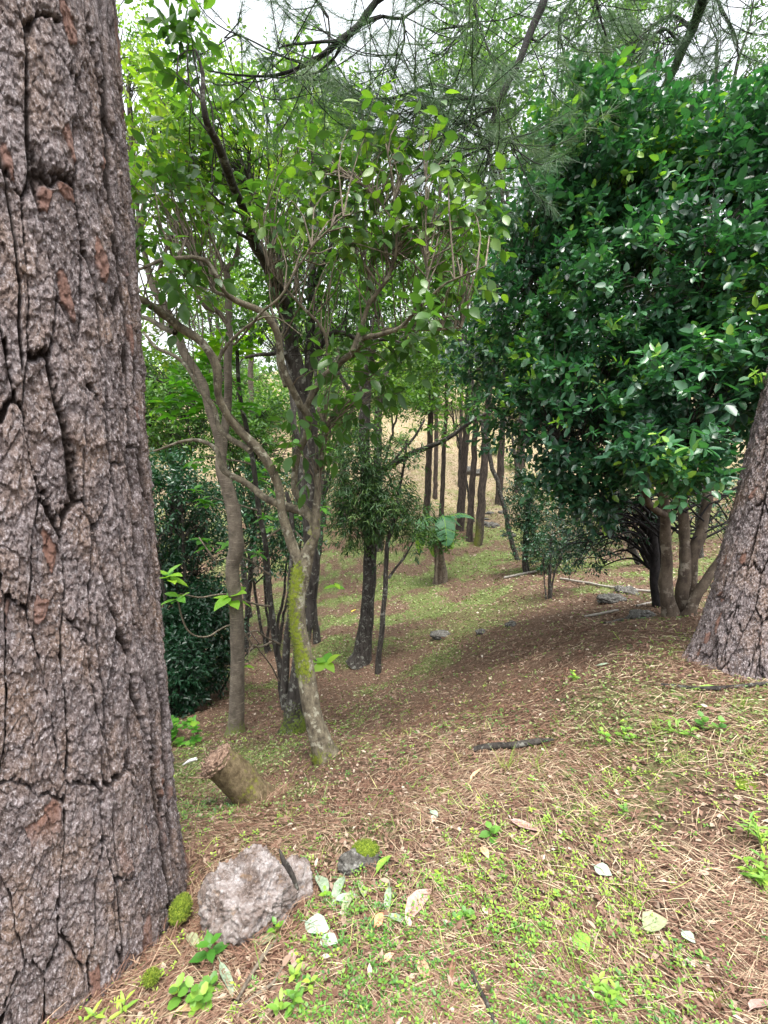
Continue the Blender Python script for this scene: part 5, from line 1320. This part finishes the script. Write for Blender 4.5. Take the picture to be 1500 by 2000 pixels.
# ------------------------------------------------------------------ single fallen leaves
def gnd(px, py, lift=.012):
    h_ = hit(px, py); return h_ + [0, 0, lift]
def gnormal(x, y):
    e = .05
    return nrm(np.array([-(H(x + e, y) - H(x - e, y)) / (2 * e), -(H(x, y + e) - H(x, y - e)) / (2 * e), 1.0]))
def fallen(px0, py0, px1, py1, wpx, lab, mat, curl=.05, k=1, lift=.018):
    a = gnd(px0, py0, lift); b_ = gnd(px1, py1, lift); L = np.linalg.norm(b_ - a)
    n_ = gnormal(a[0], a[1]) + RNG.normal(size=3) * .15
    g = Geo()
    tv = LEAF_HUGE[0].copy(); tv[:, 2] = tv[:, 2] * curl * 6 + np.abs(tv[:, 1]) * curl * 2.5 + curl * np.sin(tv[:, 0] * 5 + px0) * .6 + .01
    tv[:, 1] += .05 * np.sin(tv[:, 0] * 7 + px0)
    leaves(g, a[None], (b_ - a)[None], n_[None], L, wpx / FOC * a[1] * 1.15, (tv, LEAF_HUGE[1]), .5)
    P_ = np.array([a - (b_ - a) * .15 + [0, 0, .004], a + [0, 0, .006], a * .5 + b_ * .5 + [0, 0, .003]])
    tube(g, P_, [.0012, .0014, .0008], k=4, step=.02, rough=0, tint=.9, cap=False)
    o = obj('fallen_leaf', g, mat, None, smooth=True); tag(o, lab, 'leaf', 'large fallen leaves in the foreground')
def solid(name, a, b_): return plain_mat(name, [(.35, a), (.7, b_)], .6, 60, bump=.4)
ML = {'pink': solid('pinkish_dry_leaf', (.30, .17, .14), (.48, .33, .29)), 'tan': solid('tan_dry_leaf', (.36, .22, .12), (.55, .40, .26)), 'orange': solid('orange_dry_leaf', (.50, .20, .09), (.65, .35, .2)),
      'grey': solid('grey_green_leaf_back', (.17, .23, .15), (.33, .40, .29)), 'green': solid('fresh_green_leaf', (.10, .22, .03), (.28, .42, .06)), 'mint': solid('pale_mint_leaf', (.22, .30, .22), (.38, .46, .36)),
      'brown': solid('brown_dry_leaf', (.14, .07, .045), (.30, .17, .11)), 'yellow': solid('yellow_leaf', (.55, .38, .05), (.7, .55, .12)), 'olive': solid('olive_grey_leaf', (.20, .22, .12), (.34, .36, .22))}
for q, (a, b_, c_, d_, w, lab, m) in enumerate([
    (790, 1805, 842, 1740, 34, 'big pinkish dry leaf with a dark tear, right of the grey green leaf pile', 'pink'), (755, 1800, 800, 1808, 22, 'curled whitish leaf touching the big pinkish leaf', 'grey'),
    (995, 1610, 1058, 1632, 22, 'long pinkish dry leaf in the middle of the needle bank', 'pink'), (732, 1820, 748, 1790, 18, 'orange oval leaf left of the big pinkish leaf', 'orange'),
    (620, 1715, 640, 1765, 22, 'grey green long leaf at the top of the leaf pile', 'grey'), (672, 1720, 650, 1780, 20, 'grey green folded leaf in the middle of the leaf pile', 'grey'), (655, 1770, 700, 1755, 26, 'cream grey leaf lying across the leaf pile', 'mint'),
    (595, 1810, 645, 1825, 34, 'broad pale green leaf at the bottom of the leaf pile', 'mint'), (625, 1842, 660, 1850, 28, 'pale mint leaf below the leaf pile', 'mint'), (690, 1745, 668, 1800, 18, 'narrow grey leaf on the right of the leaf pile', 'olive'),
    (712, 1765, 702, 1725, 16, 'dark olive leaf right of the leaf pile', 'olive'), (760, 1740, 757, 1800, 14, 'upright narrow green leaf beside the leaf pile', 'grey'), (735, 1715, 765, 1672, 16, 'long green blade leaf above the leaf pile', 'green'),
    (1122, 1830, 1150, 1868, 34, 'fresh yellow green leaf in the lower right foreground', 'green'), (1330, 1828, 1358, 1850, 22, 'small mint coloured leaf in the lower right foreground', 'mint'), (1255, 1822, 1300, 1800, 40, 'round olive leaf left of the mint coloured leaf', 'olive'),
    (1160, 1700, 1195, 1716, 24, 'torn pale mint leaf right of the centre foreground', 'mint'), (820, 1880, 835, 1930, 22, 'tan dry leaf below the centre', 'tan'), (880, 1935, 888, 1870, 12, 'dark brown standing leaf below the centre', 'brown'),
    (500, 1850, 540, 1835, 30, 'olive grey broad leaf at the foot of the large rock', 'olive'), (430, 1890, 455, 1960, 20, 'long grey leaf near the bottom left plants', 'grey'), (365, 1835, 392, 1862, 20, 'olive green leaf by the foot of the big pine', 'olive'),
    (840, 1590, 856, 1600, 12, 'small white leaf on the needle bank, left of centre', 'mint'), (918, 1535, 945, 1500, 9, 'thin pale leaf on the needle bank', 'tan'), (940, 1660, 955, 1685, 14, 'pale tan leaf beside the round moss cushion', 'tan'),
    (1355, 1352, 1400, 1345, 8, 'dark green leaf on the needles under the right pine', 'green'), (1465, 1985, 1500, 1960, 26, 'pink grey leaf in the bottom right corner', 'pink'), (1165, 1305, 1190, 1300, 8, 'grey flat bark flake near the right pine', 'grey'),
    (745, 1890, 770, 1870, 14, 'pale oval leaf left of the tan dry leaf', 'tan'), (570, 1890, 575, 1860, 18, 'whitish pink leaf beside the forked twig', 'pink'), (340, 1990, 400, 1975, 20, 'straw coloured shredded leaf at the bottom left', 'tan')]):
    fallen(a, b_, c_, d_, w, lab, ML[m])
c = at(690, 1195, 7.5)
fallen(686, 1198, 696, 1190, 5, 'single orange leaf on the floor of the hollow', ML['yellow'])

# ------------------------------------------------------------------ small plants
def stemmed(px, py, h, n, L, W, lab, tint=.5, spread=.5, mat=M_WEED, pairs=True, group=None, ns=1, tm=LEAF_BIG):
    b_ = hit(px, py); t = thing('seedling', lab, 'plant', b_, group); gl = Geo(); gs = Geo()
    for s in range(ns):
        d = nrm(np.array([RNG.normal() * spread, RNG.normal() * spread - .1, 1.0])); o_ = b_ + RNG.normal(size=3) * [.02, .02, 0] * (ns > 1)
        hh = h * RNG.uniform(.7, 1.1)
        tube(gs, [o_ - [0, 0, .01], o_ + d * hh * .5, o_ + d * hh], [.0022, .0018, .001], k=5, step=.02, rough=0, tint=.6, cap=False)
        q = np.linspace(.25, 1, n); a = np.arange(n) * (pi / 2 if pairs else 2.4) + RNG.uniform(0, 3)
        for sg in ((0, pi) if pairs else (0,)):
            e = .15 + .35 * q + RNG.normal(size=n) * .15
            axv = np.stack([np.cos(a + sg) * np.cos(e), np.sin(a + sg) * np.cos(e), np.sin(e)], 1)
            leaves(gl, o_ + d * (hh * q)[:, None], axv, np.tile([0, -.1, 1.], (n, 1)) - axv * .35, L * (1.1 - .4 * q) * RNG.uniform(.85, 1.1, n), W * (1.1 - .4 * q), tm, np.clip(tint + RNG.normal(size=n) * .15, 0, 1))
    obj('stem', gs, M_WEED, t); obj('leaves', gl, mat, t, smooth=True); return t
stemmed(410, 1870, .10, 3, .062, .036, 'seedling with dark green pointed leaves between the large rock and the big pine', .1, .15, M_BRIGHT)
stemmed(535, 1832, .06, 3, .04, .024, 'bright seedling against the lower right of the large rock', .6, .2, M_BRIGHT)
stemmed(372, 1985, .07, 3, .045, .032, 'round leaved pale green plant at the bottom left', .6, .3, ns=3, tm=ROUND)
stemmed(395, 1930, .05, 3, .04, .028, 'round leaved plant above the bottom left plant', .5, .3, ns=2, tm=ROUND)
stemmed(560, 1985, .06, 3, .045, .02, 'light green leafy clump at the bottom edge below the forked twig', .6, .3, ns=3)
stemmed(590, 1940, .05, 3, .038, .02, 'light green leafy clump above the bottom edge clump', .7, .3, ns=2)
stemmed(210, 1985, .07, 4, .05, .014, 'feathery bright sprout at the foot of the big pine', .8, .4, ns=2)
stemmed(640, 1760, .05, 3, .03, .02, 'small bright seedling growing through the grey green leaf pile', .7, .2, M_BRIGHT)
stemmed(1378, 1425, .09, 3, .05, .045, 'round leaved weed on the bank under the right pine', .4, .3, ns=2, tm=ROUND)
stemmed(1330, 1440, .10, 3, .06, .02, 'leafy weed left of the round leaved weed under the right pine', .6, .5, ns=3)
stemmed(1215, 1450, .07, 3, .045, .03, 'leafy weed in the middle of the upper bank', .6, .4, ns=3)
stemmed(1120, 1330, .06, 3, .04, .025, 'small weed on the crest of the bank', .7, .4, ns=3)
stemmed(1420, 1250, .12, 3, .05, .025, 'fresh green weed touching the left root of the right pine', .5, .4, ns=3)
stemmed(1480, 1300, .14, 4, .07, .012, 'grassy green weed in front of the right pine trunk', .7, .6, ns=4)
stemmed(1215, 1590, .05, 3, .035, .018, 'small pointed seedling right of the middle of the bank', .4, .2)
stemmed(1480, 1640, .10, 4, .06, .012, 'grassy bright weed at the right edge', .7, .6, ns=5)
stemmed(1490, 1725, .08, 4, .055, .02, 'broad bladed weed below the grassy weed at the right edge', .7, .6, ns=4)
stemmed(960, 1640, .05, 3, .06, .045, 'lobed green leafy weed beside the round yellow green moss cushion', .3, .3, ns=1)
stemmed(1180, 1960, .05, 4, .04, .018, 'leafy sprout near the bottom edge, right of centre', .7, .3, ns=3)
stemmed(905, 1800, .03, 3, .032, .022, 'round leaved creeping plant in the centre foreground', .4, .3, ns=3, tm=ROUND)
# broad-leaved cover at the gully edge
c = hit(352, 1452)
t = thing('ground_plant', 'patch of broad round leaves at the edge of the gully behind the big pine', 'plant', c)
gl = Geo()
for q in range(60):
    rosette(gl, RNG.uniform(325, 385), RNG.uniform(1405, 1460), c[1] + RNG.uniform(-.3, .8), 4, .085, .07, ROUND, .3, RNG.uniform(.1, .6))
obj('leaves', gl, M_BRIGHT, t)
# grass tufts
def tuft(px, py, n, L, lab, w=.003, tint=.5):
    b_ = hit(px, py); g = Geo(); ax_ = nrm(RNG.normal(size=(n, 3)) * [.55, .55, .25] + [0, 0, .9])
    leaves(g, b_ + RNG.normal(size=(n, 3)) * [.02, .02, 0], ax_, rdir(n), L * RNG.uniform(.5, 1.1, n), w, NEEDLE_BENT, np.clip(tint + RNG.normal(size=n) * .25, 0, 1))
    o = obj('grass_tuft', g, M_GRASS); tag(o, lab, 'grass tuft', 'grass tufts on the bank')
for px, py, n, L, lab in [(985, 1505, 34, .15, 'tallest pale grass tuft in the middle of the bank'), (1285, 1430, 26, .12, 'grass tuft on the upper bank left of the leafy weed'), (1440, 1380, 30, .10, 'grass tuft below the right pine'),
                          (1470, 1480, 26, .10, 'grass tuft near the right edge above the moss patch'), (640, 1455, 16, .12, 'grass blades at the foot of the mossy tree'), (1330, 1490, 30, .09, 'bright grass tuft in the middle right of the bank'),
                          (1050, 1500, 18, .08, 'low grass tuft right of the tallest tuft'), (1130, 1900, 20, .12, 'long bladed tuft in the lower right foreground'), (1240, 1760, 16, .12, 'sparse tuft left of the round olive leaf'),
                          (560, 1600, 22, .09, 'grey green tuft downhill of the stump'), (1200, 1530, 22, .07, 'low tuft right of the centre of the bank'), (790, 1500, 14, .07, 'thin tuft at the edge of the bank above the centre')]:
    tuft(px, py, n, L, lab)

# ------------------------------------------------------------------ litter that nobody could count
def scatter(n, r0, r1, half=1.05, pw=1.0):
    """points on the ground spread over the wedge in front, denser near by (as 1/r^(1+pw))"""
    u = RNG.uniform(size=n)
    if pw == 0: r = r0 + (r1 - r0) * u
    else: r = (r0 ** -pw + (r1 ** -pw - r0 ** -pw) * u) ** (-1 / pw)
    a = RNG.uniform(-half, half, n)
    x = np.sin(a) * r; y = np.cos(a) * r
    return x, y, r
def tilt(x, y):
    e = .03
    return nrm(np.stack([-(H(x + e, y) - H(x - e, y)) / (2 * e), -(H(x, y + e) - H(x, y - e)) / (2 * e), np.ones_like(x)], 1))
BANK = lambda x, y: sstep(6.5, 3.0, np.hypot(x - .9, y - .2))
# needles
g = Geo()
n = 150000
x, y, r = scatter(n, .75, 8.5, 1.0, .35)
keep = RNG.uniform(size=n) < (.25 + .75 * sstep(.30, .55, fbm(x * 2.2, y * 2.2, 0, 2, 91))) * np.where(r > 4.6, .5, 1)
x, y, r = x[keep], y[keep], r[keep]; n = len(x)
nm = tilt(x, y)
z = H(x, y) + RNG.uniform(.002, .02, n)
ang = RNG.uniform(0, pi, n) * .75 + fbm(x * 1.2, y * 1.2, 0, 2, 13) * 4
d = np.stack([np.cos(ang), np.sin(ang), RNG.normal(size=n) * .07], 1); d = d - nm * (d * nm).sum(1)[:, None] * .9
L = RNG.uniform(.05, .14, n)
tn = np.clip(RNG.beta(1.6, 2.2, n) + (fbm(x * 1.7, y * 1.7, 0, 2, 8) - .5) * .5, 0, 1)
pale = RNG.uniform(size=n) < .22 * sstep(.4, .6, fbm(x * 2 + 9, y * 2, 0, 2, 97)) * sstep(-.6, 1.0, x) + .05
tn = np.clip(tn - .22 * np.exp(-(((x - 1.2) / 1.8) ** 2 + ((y - 3.8) / 1.1) ** 2)), 0, 1)
tn = np.where(pale, RNG.uniform(.8, 1, n), tn)
leaves(g, np.stack([x, y, z], 1), d, nm + RNG.normal(size=(n, 3)) * .3, L, .0011 + .0006 * r, NEEDLE_BENT, tn)
# needles banked against the rock, the stump and the trunks
for cc, ra, rb, hh, m in [(ck, .13, .24, .05, 900), (bs, .10, .22, .04, 500), (bl, .50, .68, .05, 1500), (br, .30, .46, .04, 900)]:
    a = RNG.uniform(0, 2 * pi, m); rr = RNG.uniform(ra, rb, m); xx = cc[0] + np.cos(a) * rr; yy = cc[1] + np.sin(a) * rr
    zz = H(xx, yy) + RNG.uniform(.004, hh, m) * (rb - rr) / (rb - ra)
    dd = np.stack([-np.sin(a), np.cos(a), RNG.normal(size=m) * .15], 1) + RNG.normal(size=(m, 3)) * [.6, .6, .1]
    leaves(g, np.stack([xx, yy, zz], 1), dd, np.tile([0, 0, 1.], (m, 1)) + RNG.normal(size=(m, 3)) * .3, RNG.uniform(.05, .14, m), .0024, NEEDLE_BENT, np.clip(RNG.beta(1.6, 2.4, m), 0, 1))
o = obj('pine_straw', g, M_STRAW); tag(o, 'reddish brown pine needles matted over the near bank', 'pine needles', kind='stuff')
# leaf litter
g = Geo()
n = 80000
x, y, r = scatter(n, .8, 30, 1.0, .12)
nm = tilt(x, y); sz = .012 + .0052 * r * RNG.uniform(.4, 1.3, n); sz = np.where(r < 5, RNG.uniform(.008, .035, n), sz)
leaves(g, np.stack([x, y, H(x, y) + .008], 1), rdir(n) * [1, 1, .25], nm + RNG.normal(size=(n, 3)) * .45, sz, sz * RNG.uniform(.3, .7, n), LEAF_FAR, np.clip(RNG.beta(1.3, 2.0, n), 0, 1))
n = 50000
x = RNG.uniform(-1, 1, n); y = RNG.uniform(4.5, 26, n); x = x * y; r = np.hypot(x, y)
sz = (.008 + .0036 * r) * RNG.uniform(.5, 1.3, n)
leaves(g, np.stack([x, y, H(x, y) + .01], 1), rdir(n) * [1, 1, .3], tilt(x, y) + RNG.normal(size=(n, 3)) * .5, sz, sz * RNG.uniform(.3, .7, n), LEAF_FAR, np.clip(RNG.beta(1.2, 1.6, n), 0, 1))
n = 1500
x, y, r = scatter(n, .85, 5, 1.0, .3); sz = RNG.uniform(.018, .045, n)
leaves(g, np.stack([x, y, H(x, y) + .014], 1), rdir(n) * [1, 1, .2], tilt(x, y) + RNG.normal(size=(n, 3)) * .3, sz, sz * RNG.uniform(.35, .6, n), LEAF_BIG, RNG.uniform(.35, .95, n))
o = obj('leaf_litter', g, M_LITTER); tag(o, 'dry brown and pale leaf litter over the floor of the hollow', 'leaf litter', kind='stuff')
# low green weeds
g = Geo()
n = 17000
x, y, r = scatter(n, .8, 7, 1.0, .25)
dens = sstep(.42, .66, fbm(x * 1.5 + 4, y * 1.5, 0, 3, 55)) * .85 + .12
dens = dens * (1 - .7 * np.exp(-(((x - .2) / .5) ** 2 + ((y - 2.7) / .5) ** 2)))
keep = RNG.uniform(size=n) < dens * np.where(r > 3.4, .6, 1); x, y, r = x[keep], y[keep], r[keep]; n = len(x)
m = 6
b_ = np.stack([x, y, H(x, y)], 1)
hh = RNG.uniform(.006, .035, n)
a = np.arange(m)[None] * 2.4 + RNG.uniform(0, 6, (n, 1)); e = RNG.uniform(-.1, .8, (n, m))
axv = np.stack([np.cos(a) * np.cos(e), np.sin(a) * np.cos(e), np.sin(e)], -1)
pos = b_[:, None] + axv * RNG.uniform(0, .012, (n, m, 1)) + np.array([0, 0, 1]) * (hh[:, None] * RNG.uniform(.4, 1, (n, m)))[..., None]
L = RNG.uniform(.005, .015, (n, 1)) * RNG.uniform(.7, 1.1, (n, m)) * (1 + .06 * r[:, None])
wr = RNG.uniform(.35, .75, (n, 1))
leaves(g, pos.reshape(-1, 3), axv.reshape(-1, 3), (np.array([0, 0, 1.]) - axv * .3 + RNG.normal(size=axv.shape) * .15).reshape(-1, 3), L.ravel(), (L * wr).ravel(), LEAF_MID, np.clip(np.repeat(np.clip(fbm(x * 1.1 + 2, y * 1.1, 0, 2, 15) * 1.5 - .25 + RNG.normal(size=n) * .2, 0, 1), m) + RNG.normal(size=n * m) * .1, 0, 1))
o = obj('low_weeds', g, M_WEED); tag(o, 'small bright green weeds sprouting through the needles', 'weeds', kind='stuff')
# loose grass blades
g = Geo(); n = 9000
x, y, r = scatter(n, .8, 5.0, 1.0, .2); keep = RNG.uniform(size=n) < .12 + .88 * sstep(.45, .6, fbm(x * 1.8 + 7, y * 1.8, 0, 3, 66)) * sstep(-.8, .9, x); x, y, r = x[keep], y[keep], r[keep]; n = len(x)
leaves(g, np.stack([x, y, H(x, y) + .004], 1), RNG.normal(size=(n, 3)) * [1, 1, .25] + [0.2, 0, .35], rdir(n), RNG.uniform(.03, .12, n), .0022 + .0006 * r, NEEDLE_BENT, RNG.uniform(.1, 1, n))
o = obj('grass', g, M_GRASS); tag(o, 'loose green and straw coloured grass blades among the needles', 'grass', kind='stuff')
# low cover of the hollow
g = Geo(); n = 90000
x, y, r = scatter(n, 2.6, 32, .95, .1)
gm_ = green_mask(x, y) + .06; keep = RNG.uniform(size=n) < gm_; x, y, r = x[keep], y[keep], r[keep]; n = len(x)
sz = (.010 + .0042 * r) * RNG.uniform(.6, 1.3, n)
leaves(g, np.stack([x, y, H(x, y) + .012 + .002 * r * RNG.uniform(size=n)], 1), rdir(n) * [1, 1, .4], tilt(x, y) + RNG.normal(size=(n, 3)) * .4, sz, sz * .6, LEAF_FAR, np.clip(RNG.uniform(.1, .9, n), 0, 1))
M_COVER = leaf_mat('hollow_ground_cover', [(0, (.06, .09, .02)), (.5, (.15, .20, .05)), (1, (.34, .40, .20))], rough=.6, trans=.3)
o = obj('ground_cover', g, M_COVER); tag(o, 'low green ground cover on the floor of the hollow', 'ground cover', kind='stuff')
# dry grass of the sunny slope
g = Geo(); n = 60000
x = RNG.uniform(-20, 24, n); y = RNG.uniform(20, 52, n); keep = RNG.uniform(size=n) < dry_mask(x, y) * .9; x, y = x[keep], y[keep]; n = len(x); r = np.hypot(x, y)
leaves(g, np.stack([x, y, H(x, y)], 1), RNG.normal(size=(n, 3)) * [.7, .7, .2] + [0, 0, .6], rdir(n), RNG.uniform(.1, .3, n), .035, NEEDLE, np.clip(fbm(x * .5, y * .5, 0, 3, 4) * 1.6 - .3 + RNG.normal(size=n) * .2, 0, 1))
M_DRY = leaf_mat('dry_slope_grass', [(0, (.10, .11, .04)), (.5, (.25, .20, .115)), (1, (.42, .35, .24))], rough=.8, trans=.3)
o = obj('dry_grass', g, M_DRY); tag(o, 'dry straw coloured grass on the sunny far slope', 'dry grass', kind='stuff')
